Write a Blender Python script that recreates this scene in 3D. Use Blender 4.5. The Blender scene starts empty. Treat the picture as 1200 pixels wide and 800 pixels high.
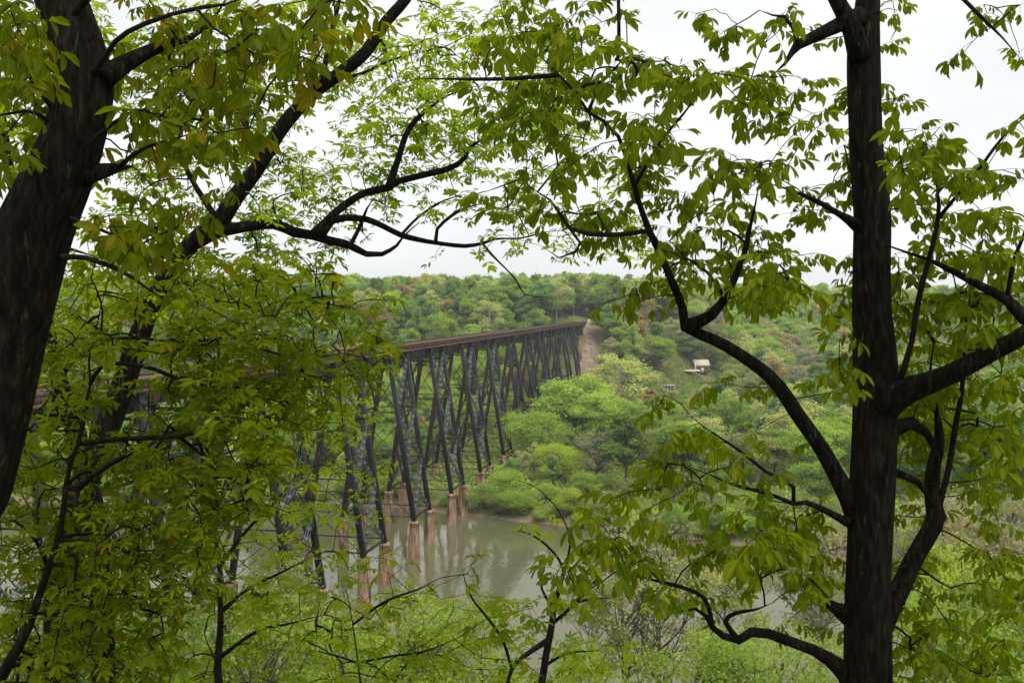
import bpy, math, random
import numpy as np
from mathutils import Vector, Matrix

# ------------------------------------------------------------------ camera
F = 1152.0                      # focal length in pixels of the 1200 px wide photograph
EYE = 41.0                      # metres above the river
PITCH = math.atan(42.0 / F)
scene = bpy.context.scene
cam_d = bpy.data.cameras.new("camera")
cam_d.sensor_width = 36.0
cam_d.lens = 36.0 * F / 1200.0
cam_d.clip_end = 9000.0
cam_d.clip_start = 0.05
cam = bpy.data.objects.new("camera", cam_d)
scene.collection.objects.link(cam)
cam.location = (0, 0, EYE)
cam.rotation_euler = (math.pi / 2 - PITCH, 0, 0)
scene.camera = cam

# ------------------------------------------------------------------ sky and light
SUN_EL, SUN_AZ = math.radians(62), math.radians(150)
world = bpy.data.worlds.new("World")
scene.world = world
world.use_nodes = True
wt = world.node_tree
wt.nodes.clear()
w_out = wt.nodes.new("ShaderNodeOutputWorld")
w_bg = wt.nodes.new("ShaderNodeBackground")
w_sky = wt.nodes.new("ShaderNodeTexSky")
w_sky.sky_type = 'NISHITA'
w_sky.sun_disc = False
w_sky.sun_elevation = SUN_EL
w_sky.sun_rotation = SUN_AZ
w_hsv = wt.nodes.new("ShaderNodeHueSaturation")
w_hsv.inputs["Saturation"].default_value = 0.25
w_mix = wt.nodes.new("ShaderNodeMixRGB")
w_mix.inputs[0].default_value = 0.88
w_tc = wt.nodes.new("ShaderNodeTexCoord")
w_map = wt.nodes.new("ShaderNodeMapping")
w_map.inputs["Scale"].default_value = (1.0, 1.0, 3.5)
w_noise = wt.nodes.new("ShaderNodeTexNoise")
w_noise.inputs["Scale"].default_value = 2.2
w_noise.inputs["Detail"].default_value = 3.0
w_ramp = wt.nodes.new("ShaderNodeValToRGB")
w_ramp.color_ramp.elements[0].position = 0.3
w_ramp.color_ramp.elements[0].color = (0.80, 0.825, 0.835, 1)
w_ramp.color_ramp.elements[1].position = 0.72
w_ramp.color_ramp.elements[1].color = (1.0, 1.0, 0.985, 1)
w_gain = wt.nodes.new("ShaderNodeMixRGB")
w_gain.blend_type = 'MULTIPLY'
w_gain.inputs[0].default_value = 1.0
w_gain.inputs[2].default_value = (5.7, 5.7, 5.7, 1)
wt.links.new(w_tc.outputs["Generated"], w_map.inputs[0])
wt.links.new(w_map.outputs[0], w_noise.inputs["Vector"])
wt.links.new(w_noise.outputs[0], w_ramp.inputs[0])
wt.links.new(w_ramp.outputs[0], w_gain.inputs[1])
wt.links.new(w_sky.outputs[0], w_hsv.inputs["Color"])
wt.links.new(w_hsv.outputs[0], w_mix.inputs[1])
wt.links.new(w_gain.outputs[0], w_mix.inputs[2])
wt.links.new(w_mix.outputs[0], w_bg.inputs[0])
w_bg.inputs[1].default_value = 0.1
wt.links.new(w_bg.outputs[0], w_out.inputs[0])

sun_d = bpy.data.lights.new("sun", 'SUN')
sun_d.energy = 1.5
sun_d.angle = math.radians(40)
sun_d.color = (1.0, 0.97, 0.92)
sun = bpy.data.objects.new("sun", sun_d)
scene.collection.objects.link(sun)
sv = Vector((math.sin(SUN_AZ) * math.cos(SUN_EL), math.cos(SUN_AZ) * math.cos(SUN_EL), math.sin(SUN_EL)))
sun.rotation_euler = sv.to_track_quat('Z', 'Y').to_euler()
sun.location = (0, 0, 200)

scene.view_settings.view_transform = 'Standard'
scene.view_settings.look = 'None'
scene.view_settings.gamma = 1.0
scene.view_settings.exposure = 0.98
scene.view_settings.use_curve_mapping = False
scene.cycles.max_bounces = 6
scene.cycles.diffuse_bounces = 3
scene.cycles.glossy_bounces = 2
scene.cycles.transmission_bounces = 4
scene.cycles.volume_bounces = 0
scene.cycles.use_denoising = True
try:
    scene.cycles.denoising_prefilter = 'ACCURATE'
except Exception:
    pass

rng = np.random.default_rng(7)
random.seed(7)
COL = scene.collection

# ------------------------------------------------------------------ helpers
CP, SP = math.cos(PITCH), math.sin(PITCH)


def pix(px, py, d):
    """World point seen at pixel (px, py) of the 1200x800 photograph, d metres ahead."""
    a, b = (px - 600.0) / F, -(py - 400.0) / F
    v = np.array([a, CP + b * SP, -SP + b * CP])
    return np.array([0, 0, EYE]) + v * (d / v[1])


def to_pix(p):
    p = np.asarray(p, float).reshape(-1, 3) - np.array([0, 0, EYE])
    zc = p[:, 1] * CP - p[:, 2] * SP
    yc = p[:, 1] * SP + p[:, 2] * CP
    zc = np.where(np.abs(zc) < 1e-6, 1e-6, zc)
    return np.stack([600 + F * p[:, 0] / zc, 400 - F * yc / zc, zc], 1)


def tag(o, label=None, cat=None, group=None, kind=None):
    if label: o["label"] = label
    if cat: o["category"] = cat
    if group: o["group"] = group
    if kind: o["kind"] = kind
    return o


def empty(name, loc=(0, 0, 0), rz=0.0):
    o = bpy.data.objects.new(name, None)
    o.location = loc
    o.rotation_euler = (0, 0, rz)
    o.empty_display_size = 0.2
    COL.objects.link(o)
    return o


def obj(name, me, parent=None):
    o = bpy.data.objects.new(name, me)
    COL.objects.link(o)
    if parent is not None: o.parent = parent
    return o


def mesh_np(name, verts, polys_list, mats, smooth=True, mat_idx=None, rnd=None, rib=None):
    """polys_list: list of int arrays (n,k). rnd: per-face float attribute."""
    me = bpy.data.meshes.new(name)
    verts = np.asarray(verts, np.float32)
    polys_list = [np.asarray(p, np.int32) for p in polys_list if len(p)]
    nl = sum(p.size for p in polys_list)
    nf = sum(len(p) for p in polys_list)
    me.vertices.add(len(verts))
    me.vertices.foreach_set("co", verts.ravel())
    me.loops.add(nl)
    me.polygons.add(nf)
    me.loops.foreach_set("vertex_index", np.concatenate([p.ravel() for p in polys_list]))
    sizes = np.concatenate([np.full(len(p), p.shape[1], np.int32) for p in polys_list])
    starts = np.concatenate([[0], np.cumsum(sizes)[:-1]]).astype(np.int32)
    me.polygons.foreach_set("loop_start", starts)
    if smooth:
        me.polygons.foreach_set("use_smooth", np.ones(nf, bool))
    for m in (mats if isinstance(mats, (list, tuple)) else [mats]):
        me.materials.append(m)
    if mat_idx is not None:
        me.polygons.foreach_set("material_index", np.asarray(mat_idx, np.int32))
    if rnd is not None:
        at = me.attributes.new("rnd", 'FLOAT', 'FACE')
        at.data.foreach_set("value", np.asarray(rnd, np.float32))
    if rib is not None:
        at = me.attributes.new("rib", 'FLOAT', 'POINT')
        at.data.foreach_set("value", np.asarray(rib, np.float32))
    me.update()
    me.validate()
    return me


class MB:
    """Collects boxes, tubes and prisms into one mesh."""
    def __init__(self):
        self.v, self.q, self.t, self.n = [], [], [], 0

    def add(self, v, q=None, t=None):
        v = np.asarray(v, float)
        if q is not None and len(q): self.q.append(np.asarray(q, int) + self.n)
        if t is not None and len(t): self.t.append(np.asarray(t, int) + self.n)
        self.v.append(v)
        self.n += len(v)

    def box(self, c, s, R=None):
        c = np.asarray(c, float)
        h = np.asarray(s, float) / 2
        v = np.array([[x, y, z] for z in (-1, 1) for y in (-1, 1) for x in (-1, 1)]) * h
        if R is not None: v = v @ np.asarray(R).T
        self.add(v + c, [[0, 2, 3, 1], [4, 5, 7, 6], [0, 1, 5, 4], [2, 6, 7, 3], [0, 4, 6, 2], [1, 3, 7, 5]])

    def bar(self, a, b, w, h, up=(0, 0, 1)):
        """Box beam from a to b, w wide (sideways), h deep (along up)."""
        a, b = np.asarray(a, float), np.asarray(b, float)
        d = b - a
        L = np.linalg.norm(d)
        d = d / L
        up = np.asarray(up, float)
        s = np.cross(d, up)
        s /= np.linalg.norm(s)
        u = np.cross(s, d)
        self.box((a + b) / 2, (L, w, h), np.stack([d, s, u], 1))

    def tube(self, pts, rad, sides=6, cap=True, rough=0.0, seed=0):
        v, q, t = tube_np(pts, rad, sides, rough, seed, cap)
        self.add(v, q, t)

    def mesh(self, name, mat, smooth=False):
        pl = []
        if self.q: pl.append(np.concatenate(self.q))
        if self.t: pl.append(np.concatenate(self.t))
        return mesh_np(name, np.concatenate(self.v), pl, mat, smooth)

    def build(self, name, mat, parent=None, smooth=False):
        return obj(name, self.mesh(name, mat, smooth), parent)


def tube_np(pts, rad, sides=6, rough=0.0, seed=0, cap=True):
    pts = np.asarray(pts, float)
    n = len(pts)
    rad = np.broadcast_to(np.asarray(rad, float), (n,))
    tan = np.gradient(pts, axis=0)
    tan /= np.linalg.norm(tan, axis=1)[:, None] + 1e-12
    ref = np.array([1.0, 0, 0]) if abs(tan[0][0]) < 0.9 else np.array([0, 1.0, 0])
    A = np.zeros((n, 3)); B = np.zeros((n, 3))
    a = ref - tan[0] * ref.dot(tan[0])
    for i in range(n):
        a = a - tan[i] * a.dot(tan[i])
        a /= np.linalg.norm(a) + 1e-12
        A[i] = a
        B[i] = np.cross(tan[i], a)
    th = np.linspace(0, 2 * np.pi, sides, endpoint=False)
    rr = rad[:, None] * np.ones((1, sides))
    if rough > 0:
        r2 = np.random.default_rng(seed)
        s = np.concatenate([[0], np.cumsum(np.linalg.norm(np.diff(pts, axis=0), axis=1))]) / max(rad.max(), 1e-6)
        nz = np.zeros((n, sides))
        for k in range(9):
            m = r2.integers(1, 7 if sides < 20 else 16)
            nz += np.sin(m * th[None, :] + s[:, None] * r2.uniform(-0.9, 0.9) + r2.uniform(0, 6.3)) * r2.uniform(.4, 1) / (1 + .12 * m)
        rr = rr * (1 + rough * nz / 3)
    v = pts[:, None, :] + rr[:, :, None] * (np.cos(th)[None, :, None] * A[:, None, :] + np.sin(th)[None, :, None] * B[:, None, :])
    v = v.reshape(-1, 3)
    i = np.arange(n - 1)[:, None] * sides
    j = np.arange(sides)[None, :]
    j2 = (j + 1) % sides
    q = np.stack([i + j, i + j2, i + sides + j2, i + sides + j], -1).reshape(-1, 4)
    t = []
    if cap:
        v = np.concatenate([v, pts[:1], pts[-1:]])
        k = n * sides
        jj = np.arange(sides); j3 = (jj + 1) % sides
        t = np.concatenate([np.stack([np.full(sides, k), j3, jj], 1),
                            np.stack([np.full(sides, k + 1), (n - 1) * sides + jj, (n - 1) * sides + j3], 1)])
    return v, q, t


def spline(P, step):
    """Catmull-Rom through the rows of P (any width, first three are xyz), resampled about every step metres."""
    P = np.asarray(P, float)
    out = []
    n = len(P)
    for i in range(n - 1):
        p0, p1, p2, p3 = P[max(i - 1, 0)], P[i], P[i + 1], P[min(i + 2, n - 1)]
        k = max(1, int(np.linalg.norm(p2[:3] - p1[:3]) / step))
        for t in np.arange(k) / k:
            out.append(0.5 * (2 * p1 + (p2 - p0) * t + (2 * p0 - 5 * p1 + 4 * p2 - p3) * t * t + (3 * p1 - p0 - 3 * p2 + p3) * t ** 3))
    out.append(P[-1])
    return np.array(out)


def smooth01(t):
    t = np.clip(t, 0, 1)
    return t * t * (3 - 2 * t)


# ------------------------------------------------------------------ materials
def new_mat(name):
    m = bpy.data.materials.new(name)
    m.use_nodes = True
    m.node_tree.nodes.clear()
    return m, m.node_tree.nodes, m.node_tree.links


def ramp(nodes, stops):
    r = nodes.new("ShaderNodeValToRGB")
    el = r.color_ramp.elements
    while len(el) < len(stops): el.new(0.5)
    for e, (p, c) in zip(el, stops):
        e.position = p
        e.color = (*c, 1)
    return r


def leaf_mat(name, stops, trans=0.45, tint=None, gloss=0.004, rough=0.45, tgain=(1.15, 1.25, 0.6)):
    """tint: None, 'object' (Object Info colour) or 'instancer' (attribute of the instance)."""
    m, N, L = new_mat(name)
    out = N.new("ShaderNodeOutputMaterial")
    at = N.new("ShaderNodeAttribute"); at.attribute_name = "rnd"
    oi = N.new("ShaderNodeObjectInfo")
    ad = N.new("ShaderNodeMath"); ad.operation = 'ADD'
    fr = N.new("ShaderNodeMath"); fr.operation = 'FRACT'
    L.new(at.outputs["Fac"], ad.inputs[0]); L.new(oi.outputs["Random"], ad.inputs[1])
    L.new(ad.outputs[0], fr.inputs[0])
    r = ramp(N, stops)
    L.new(fr.outputs[0], r.inputs[0])
    col = r.outputs[0]
    if not tint:                                  # paler midrib along the spine of each leaflet
        ra = N.new("ShaderNodeAttribute"); ra.attribute_name = "rib"
        mr = N.new("ShaderNodeMapRange"); mr.inputs[1].default_value = .80; mr.inputs[2].default_value = .97
        mr.inputs[3].default_value = 1.0; mr.inputs[4].default_value = 1.55
        L.new(ra.outputs["Fac"], mr.inputs[0])
        rm = N.new("ShaderNodeVectorMath"); rm.operation = 'SCALE'
        L.new(col, rm.inputs[0]); L.new(mr.outputs[0], rm.inputs["Scale"])
        col = rm.outputs[0]
    if tint:
        mu = N.new("ShaderNodeMixRGB"); mu.blend_type = 'MULTIPLY'; mu.inputs[0].default_value = 1
        L.new(col, mu.inputs[1])
        if tint == 'object':
            L.new(oi.outputs["Color"], mu.inputs[2])
        else:
            ta = N.new("ShaderNodeAttribute"); ta.attribute_type = 'INSTANCER'; ta.attribute_name = "tint"
            L.new(ta.outputs["Color"], mu.inputs[2])
        col = mu.outputs[0]
    d = N.new("ShaderNodeBsdfDiffuse"); L.new(col, d.inputs[0])
    tm = N.new("ShaderNodeMixRGB"); tm.blend_type = 'MULTIPLY'; tm.inputs[0].default_value = 1
    tm.inputs[2].default_value = (*tgain, 1)
    L.new(col, tm.inputs[1])
    t = N.new("ShaderNodeBsdfTranslucent"); L.new(tm.outputs[0], t.inputs[0])
    mx = N.new("ShaderNodeMixShader"); mx.inputs[0].default_value = trans
    L.new(d.outputs[0], mx.inputs[1]); L.new(t.outputs[0], mx.inputs[2])
    sh = mx.outputs[0]
    if gloss:
        g = N.new("ShaderNodeBsdfGlossy"); g.inputs["Roughness"].default_value = rough
        m2 = N.new("ShaderNodeMixShader"); m2.inputs[0].default_value = gloss
        L.new(sh, m2.inputs[1]); L.new(g.outputs[0], m2.inputs[2])
        sh = m2.outputs[0]
    L.new(sh, out.inputs[0])
    return m


def solid_mat(name, stops, scale=4.0, stretch=(1, 1, 1), rough=0.85, bump=0.0, bump_scale=None, bstretch=None, detail=6.0,
              second=None, spec=0.3, dist=0.02):
    """Noise-coloured Principled; second = (scale, lo, hi, colour) lays blotches of another colour over it."""
    m, N, L = new_mat(name)
    out = N.new("ShaderNodeOutputMaterial")
    b = N.new("ShaderNodeBsdfPrincipled")
    b.inputs["Roughness"].default_value = rough
    b.inputs["Specular IOR Level"].default_value = spec
    tc = N.new("ShaderNodeTexCoord")
    mp = N.new("ShaderNodeMapping"); mp.inputs["Scale"].default_value = stretch
    L.new(tc.outputs["Object"], mp.inputs[0])
    nz = N.new("ShaderNodeTexNoise"); nz.inputs["Scale"].default_value = scale; nz.inputs["Detail"].default_value = detail
    L.new(mp.outputs[0], nz.inputs["Vector"])
    r = ramp(N, stops)
    L.new(nz.outputs[0], r.inputs[0])
    col = r.outputs[0]
    if second:
        sc, lo, hi, c2 = second
        n2 = N.new("ShaderNodeTexNoise"); n2.inputs["Scale"].default_value = sc; n2.inputs["Detail"].default_value = 5
        L.new(mp.outputs[0], n2.inputs["Vector"])
        mr = N.new("ShaderNodeMapRange"); mr.inputs[1].default_value = lo; mr.inputs[2].default_value = hi
        L.new(n2.outputs[0], mr.inputs[0])
        mx = N.new("ShaderNodeMixRGB"); mx.inputs[2].default_value = (*c2, 1)
        L.new(mr.outputs[0], mx.inputs[0]); L.new(col, mx.inputs[1])
        col = mx.outputs[0]
    L.new(col, b.inputs["Base Color"])
    if bump:
        m2 = N.new("ShaderNodeMapping"); m2.inputs["Scale"].default_value = bstretch or stretch
        L.new(tc.outputs["Object"], m2.inputs[0])
        nb = N.new("ShaderNodeTexNoise"); nb.inputs["Scale"].default_value = bump_scale or scale; nb.inputs["Detail"].default_value = 5
        L.new(m2.outputs[0], nb.inputs["Vector"])
        bp = N.new("ShaderNodeBump"); bp.inputs["Strength"].default_value = bump; bp.inputs["Distance"].default_value = dist
        L.new(nb.outputs[0], bp.inputs["Height"])
        L.new(bp.outputs[0], b.inputs["Normal"])
    L.new(b.outputs[0], out.inputs[0])
    return m


M = {}
M['leaf_right'] = leaf_mat("leaf_fresh_green", [(0, (0.110, 0.158, 0.0030)), (.5, (0.151, 0.196, 0.0045)), (1, (0.215, 0.244, 0.0074))], .58)
M['leaf_near'] = leaf_mat("leaf_olive", [(0, (0.097, 0.132, 0.0022)), (.55, (0.139, 0.167, 0.0038)), (1, (0.204, 0.175, 0.0074))], .58)
M['leaf_fine'] = leaf_mat("leaf_yellow_green", [(0, (0.180, 0.266, 0.0058)), (.5, (0.273, 0.360, 0.0086)), (1, (0.417, 0.474, 0.0173))], .6)
M['leaf_low'] = leaf_mat("leaf_spring_green", [(0, (0.106, 0.157, 0.0027)), (.5, (0.153, 0.197, 0.0040)), (1, (0.232, 0.238, 0.0067))], .55)
M['leaf_bush'] = leaf_mat("leaf_bright_green", [(0, (0.147, 0.223, 0.0045)), (.5, (0.212, 0.287, 0.0071)), (1, (0.314, 0.344, 0.0125))], .55)
FAR = [(0, (.72, .72, .72)), (.5, (1, 1, 1)), (1, (1.3, 1.27, 1.2))]
M['crown'] = leaf_mat("valley_foliage", FAR, .5, 'object', 0.0)
M['crown_wood'] = leaf_mat("wood_foliage", FAR, .5, 'instancer', 0.0)
M['bark'] = solid_mat("dark_furrowed_bark", [(.35, (.004, .003, .002)), (.55, (.013, .010, .007)), (.75, (.034, .027, .019))], 30, (1, 1, .22), .95, 1.0, 38,
                      (1, 1, .16), second=(26.0, .63, .70, (.042, .046, .028)), spec=.1, dist=.06)
M['bark_smooth'] = solid_mat("thin_bark", [(.3, (.007, .005, .0035)), (.7, (.022, .017, .012))], 14, (1, 1, .5), .9, .5, 40, second=(30.0, .63, .70, (.036, .042, .022)), spec=.1)
M['bark_far'] = solid_mat("grey_bark", [(.3, (.07, .06, .05)), (.7, (.15, .13, .11))], 3, (1, 1, .3), .95, spec=.1)
M['bark_pale'] = solid_mat("pale_bark", [(.3, (.22, .20, .17)), (.7, (.42, .39, .34))], 2, (1, 1, .3), .9, spec=.1)


# ------------------------------------------------------------------ terrain
def near_bank(x):
    return np.interp(x, [-400, -150, -60, 0, 60, 120, 400], [60, 70, 80, 96, 104, 106, 95])


def far_bank(x):
    return np.interp(x, [-500, -200, -90, -25, 0, 20, 43, 80, 150, 500], [220, 208, 206, 200, 187, 178, 165, 155, 148, 150])


def hill_toe(x):
    return np.interp(x, [-600, -150, -30, 20, 60, 100, 180, 600], [330, 310, 345, 366, 378, 405, 440, 430])


def ground(x, y):
    x = np.asarray(x, float); y = np.asarray(y, float)
    u = y / near_bank(x)
    near = np.interp(u, [-8, -.3, 0, .1, .3, .6, .8, .95, .985, 1.0, 1.05, 1.5], [46, 41, 39.4, 34.3, 23.5, 10, 4.2, 2.0, 1.2, 0, -2.2, -3])
    d = y - far_bank(x)
    far = np.interp(d, [-60, -6, 0, 2.5, 7, 40, 150, 400], [-3, -2, 0, 1.6, 3.0, 4.0, 5.0, 7.0])
    hw = np.interp(x, [-600, -150, -30, 30, 70, 130, 600], [130, 120, 75, 56, 75, 210, 230])
    far = far + np.interp(x, [60, 120], [29.5, 26.0]) * smooth01((y - hill_toe(x)) / hw)
    far = far + 10 * smooth01((y - 560) / 400) * (1 + .5 * np.sin(x * .011 + 1))
    h = np.where(u < 1.2, near, far)
    mid = near_bank(x) * 1.2
    h = np.where((u >= 1.2), far, h)
    bump = .35 * np.sin(x * .21 + 1.3 * np.sin(y * .07)) * np.cos(y * .17 + .5) + .5 * np.sin(x * .043 + 2) * np.sin(y * .05)
    return h + bump * np.clip(np.abs(h) / 6, 0, 1) * np.where(np.hypot(x, y) < 12, .2, 1)


def hit(px, py):
    """Where the view ray through a pixel meets the ground."""
    for d in np.arange(4, 2500, 1.0):
        p = pix(px, py, d)
        if p[2] <= ground(p[0], p[1]): return p
    return pix(px, py, 600)


# bridge axis: runs 11.2 degrees to the right of the view, passing left of the camera
BA = math.radians(11.2)
SPAN = 24.0
DECK = 34.3
def bridge_pt(u, v=0.0):
    Y0 = 6 * SPAN * math.cos(BA)
    X0 = math.tan(BA) * Y0 - 51.5 - 2.2 / math.cos(BA)
    return np.array([X0 + u * math.sin(BA) + v * math.cos(BA), Y0 + u * math.cos(BA) - v * math.sin(BA)])
def bridge_uv(x, y):
    p0 = bridge_pt(0)
    dx, dy = x - p0[0], y - p0[1]
    return dx * math.sin(BA) + dy * math.cos(BA), dx * math.cos(BA) - dy * math.sin(BA)


def build_ground():
    xs = np.concatenate([-np.geomspace(1500, 300, 12), np.arange(-280, 281, 4.0), np.geomspace(300, 1500, 12)])
    ys = np.concatenate([[-250, -120], np.arange(-60, 61, 2.0), np.arange(64, 780, 4.0), np.geomspace(800, 1700, 12)])
    X, Y = np.meshgrid(xs, ys)
    Z = ground(X, Y)
    # track bed and cut bank at the far abutment
    u, v = bridge_uv(X, Y)
    bed = smooth01((u - 276) / 8) * smooth01((11 - np.abs(v - 2)) / 6)
    Z = Z * (1 - bed) + (DECK - 1.0) * bed
    n, m = X.shape
    v3 = np.stack([X, Y, Z], -1).reshape(-1, 3)
    i = np.arange(n - 1)[:, None] * m; j = np.arange(m - 1)[None, :]
    q = np.stack([i + j, i + j + 1, i + m + j + 1, i + m + j], -1).reshape(-1, 4)
    mat, N, L = new_mat("forest_floor")
    out = N.new("ShaderNodeOutputMaterial"); b = N.new("ShaderNodeBsdfPrincipled")
    b.inputs["Roughness"].default_value = .95; b.inputs["Specular IOR Level"].default_value = .1
    geo = N.new("ShaderNodeNewGeometry")
    n1 = N.new("ShaderNodeTexNoise"); n1.inputs["Scale"].default_value = .09; n1.inputs["Detail"].default_value = 9
    L.new(geo.outputs["Position"], n1.inputs["Vector"])
    r = ramp(N, [(.3, (.075, .10, .025)), (.5, (.13, .155, .04)), (.7, (.17, .15, .08))])
    L.new(n1.outputs[0], r.inputs[0])
    at = N.new("ShaderNodeAttribute"); at.attribute_name = "soil"
    n2 = N.new("ShaderNodeTexNoise"); n2.inputs["Scale"].default_value = .6; n2.inputs["Detail"].default_value = 8
    L.new(geo.outputs["Position"], n2.inputs["Vector"])
    r2 = ramp(N, [(.3, (.17, .10, .07)), (.5, (.26, .19, .145)), (.72, (.36, .29, .24))])
    L.new(n2.outputs[0], r2.inputs[0])
    mx = N.new("ShaderNodeMixRGB"); L.new(at.outputs["Fac"], mx.inputs[0]); L.new(r.outputs[0], mx.inputs[1]); L.new(r2.outputs[0], mx.inputs[2])
    at2 = N.new("ShaderNodeAttribute"); at2.attribute_name = "meadow"
    r3 = ramp(N, [(.3, (.16, .19, .06)), (.7, (.30, .28, .14))]); L.new(n2.outputs[0], r3.inputs[0])
    mx2 = N.new("ShaderNodeMixRGB"); L.new(at2.outputs["Fac"], mx2.inputs[0]); L.new(mx.outputs[0], mx2.inputs[1]); L.new(r3.outputs[0], mx2.inputs[2])
    L.new(mx2.outputs[0], b.inputs["Base Color"])
    bp = N.new("ShaderNodeBump"); bp.inputs["Strength"].default_value = .6; bp.inputs["Distance"].default_value = .4
    L.new(n2.outputs[0], bp.inputs["Height"]); L.new(bp.outputs[0], b.inputs["Normal"])
    L.new(b.outputs[0], out.inputs[0])
    me = mesh_np("ground", v3, [q], mat)
    soil = np.maximum(smooth01((u - 250) / 10) * smooth01((5.2 - np.abs(v - 5.2)) / 3) * smooth01((345 - u) / 10),
                      smooth01((1.2 - Z) / 1.0))
    mead = np.exp(-(((X - 66) / 9) ** 2 + ((Y - 360) / 26) ** 2) * 1.2)
    for nm, arr in (("soil", soil), ("meadow", np.clip(mead * 1.5, 0, 1))):
        a = me.attributes.new(nm, 'FLOAT', 'POINT')
        a.data.foreach_set("value", arr.ravel().astype(np.float32))
    tag(obj("ground", me), "wooded river valley floor with bare banks and far hillside", None, None, "structure")


def build_river():
    mat, N, L = new_mat("muddy_green_water")
    out = N.new("ShaderNodeOutputMaterial"); b = N.new("ShaderNodeBsdfPrincipled")
    b.inputs["Base Color"].default_value = (.115, .112, .055, 1)
    b.inputs["Roughness"].default_value = .07
    b.inputs["IOR"].default_value = 1.33
    geo = N.new("ShaderNodeNewGeometry")
    mp = N.new("ShaderNodeMapping"); mp.inputs["Scale"].default_value = (.55, .16, 1)
    L.new(geo.outputs["Position"], mp.inputs[0])
    n1 = N.new("ShaderNodeTexNoise"); n1.inputs["Scale"].default_value = 1.6; n1.inputs["Detail"].default_value = 4
    L.new(mp.outputs[0], n1.inputs["Vector"])
    n2 = N.new("ShaderNodeTexNoise"); n2.inputs["Scale"].default_value = .05; n2.inputs["Detail"].default_value = 3
    L.new(geo.outputs["Position"], n2.inputs["Vector"])
    mu = N.new("ShaderNodeMath"); mu.operation = 'MULTIPLY'
    L.new(n1.outputs[0], mu.inputs[0]); L.new(n2.outputs[0], mu.inputs[1])
    bp = N.new("ShaderNodeBump"); bp.inputs["Strength"].default_value = .4; bp.inputs["Distance"].default_value = .14
    L.new(mu.outputs[0], bp.inputs["Height"]); L.new(bp.outputs[0], b.inputs["Normal"])
    L.new(b.outputs[0], out.inputs[0])
    xs = np.linspace(-900, 900, 61)
    lo = near_bank(xs) - 8; hi = far_bank(xs) + 8
    v = np.concatenate([np.stack([xs, lo, 0 * xs], 1), np.stack([xs, hi, 0 * xs], 1)])
    k = np.arange(60)
    q = np.stack([k, k + 1, k + 62, k + 61], 1)
    tag(obj("river", mesh_np("river", v, [q], mat)), "muddy green river passing under the trestle", None, None, "structure")


build_ground()
build_river()
# ------------------------------------------------------------------ railway trestle
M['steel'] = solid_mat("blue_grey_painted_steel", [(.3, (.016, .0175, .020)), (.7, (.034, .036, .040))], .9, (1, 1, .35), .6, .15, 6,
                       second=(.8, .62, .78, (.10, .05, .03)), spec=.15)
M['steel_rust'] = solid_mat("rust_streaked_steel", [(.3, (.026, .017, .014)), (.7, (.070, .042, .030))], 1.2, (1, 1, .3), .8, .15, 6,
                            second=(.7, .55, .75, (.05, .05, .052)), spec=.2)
M['steel_pale'] = solid_mat("pale_grey_steel", [(.3, (.06, .066, .072)), (.7, (.13, .137, .143))], .9, (1, 1, .35), .6, .15, 6,
                            second=(.8, .62, .78, (.10, .05, .03)), spec=.4)  # paler grey than the legs, so the near-side lacing stands out
M['girder'] = solid_mat("grey_girder_plate", [(.3, (.028, .032, .037)), (.7, (.055, .060, .066))], .7, (1, 1, .4), .65, .1, 5,
                        second=(.33, .55, .66, (.15, .068, .038)), spec=.35)
M['timber'] = solid_mat("creosoted_timber", [(.3, (.035, .024, .018)), (.6, (.085, .056, .040)), (.8, (.15, .105, .078))], 2.5, (1, 1, 1), .9, .3, 12, spec=.1)
M['timber_red'] = solid_mat("reddish_weathered_timber", [(.3, (.10, .055, .034)), (.7, (.20, .12, .078))], 1.4, (1, .3, 1), .9, .3, 9, spec=.1)
M['rail'] = solid_mat("worn_rail_steel", [(.3, (.12, .08, .06)), (.7, (.22, .18, .16))], 2, rough=.5)
M['pier'] = solid_mat("stained_pier_concrete", [(.30, (.06, .035, .022)), (.47, (.29, .18, .11)), (.72, (.50, .37, .26))], 3.2, (1, 1, .12), .95, .5, 5,
                      (1, 1, .5), second=(1.7, .54, .64, (.085, .055, .038)), spec=.1)
bridge = empty("railway_trestle", (*bridge_pt(0), 0), -BA)
tag(bridge, "long dark steel railway trestle on tall braced towers crossing the river", "bridge")
TOPZ = DECK - 1.45


def laced(mb, a, b, nrm, w=.6, deep=.5, t=.085):
    """Box-laced brace: four corner angles joined by flat battens on every side."""
    a, b, nrm = (np.asarray(k, float) for k in (a, b, nrm))
    d = b - a
    L = np.linalg.norm(d); d /= L
    s = np.cross(nrm, d); s /= np.linalg.norm(s)
    for k in (-1, 1):
        for m in (-1, 1):
            o = s * k * (w - t) / 2 + nrm * m * (deep - t) / 2
            mb.bar(a + o, b + o, t, t, nrm)
    n = max(4, int(L / 1.3))
    for i in range(n):
        c = a + d * (L * (i + .5) / n)
        for m in (-1, 1):
            o = nrm * m * deep / 2
            mb.bar(c + o - s * (w / 2 - t * .6), c + o + s * (w / 2 - t * .6), .48, .03, nrm)
            o = s * m * w / 2
            mb.bar(c + o - nrm * (deep / 2 - t * .6), c + o + nrm * (deep / 2 - t * .6), .32, .03, s)


def leg_mesh(a, b, mat):
    mb = MB()
    mb.bar(a, b, .58, .58, (1, 0, 0))
    d = (np.asarray(b, float) - a); d /= np.linalg.norm(d)
    nx = np.cross((0, 1, 0), d); nx /= np.linalg.norm(nx)
    for k in (-1, 1):
        mb.bar(np.asarray(a) + nx * k * .305, np.asarray(b) + nx * k * .305, .8, .055, nx)
    return mb.mesh("leg", mat)


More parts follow.
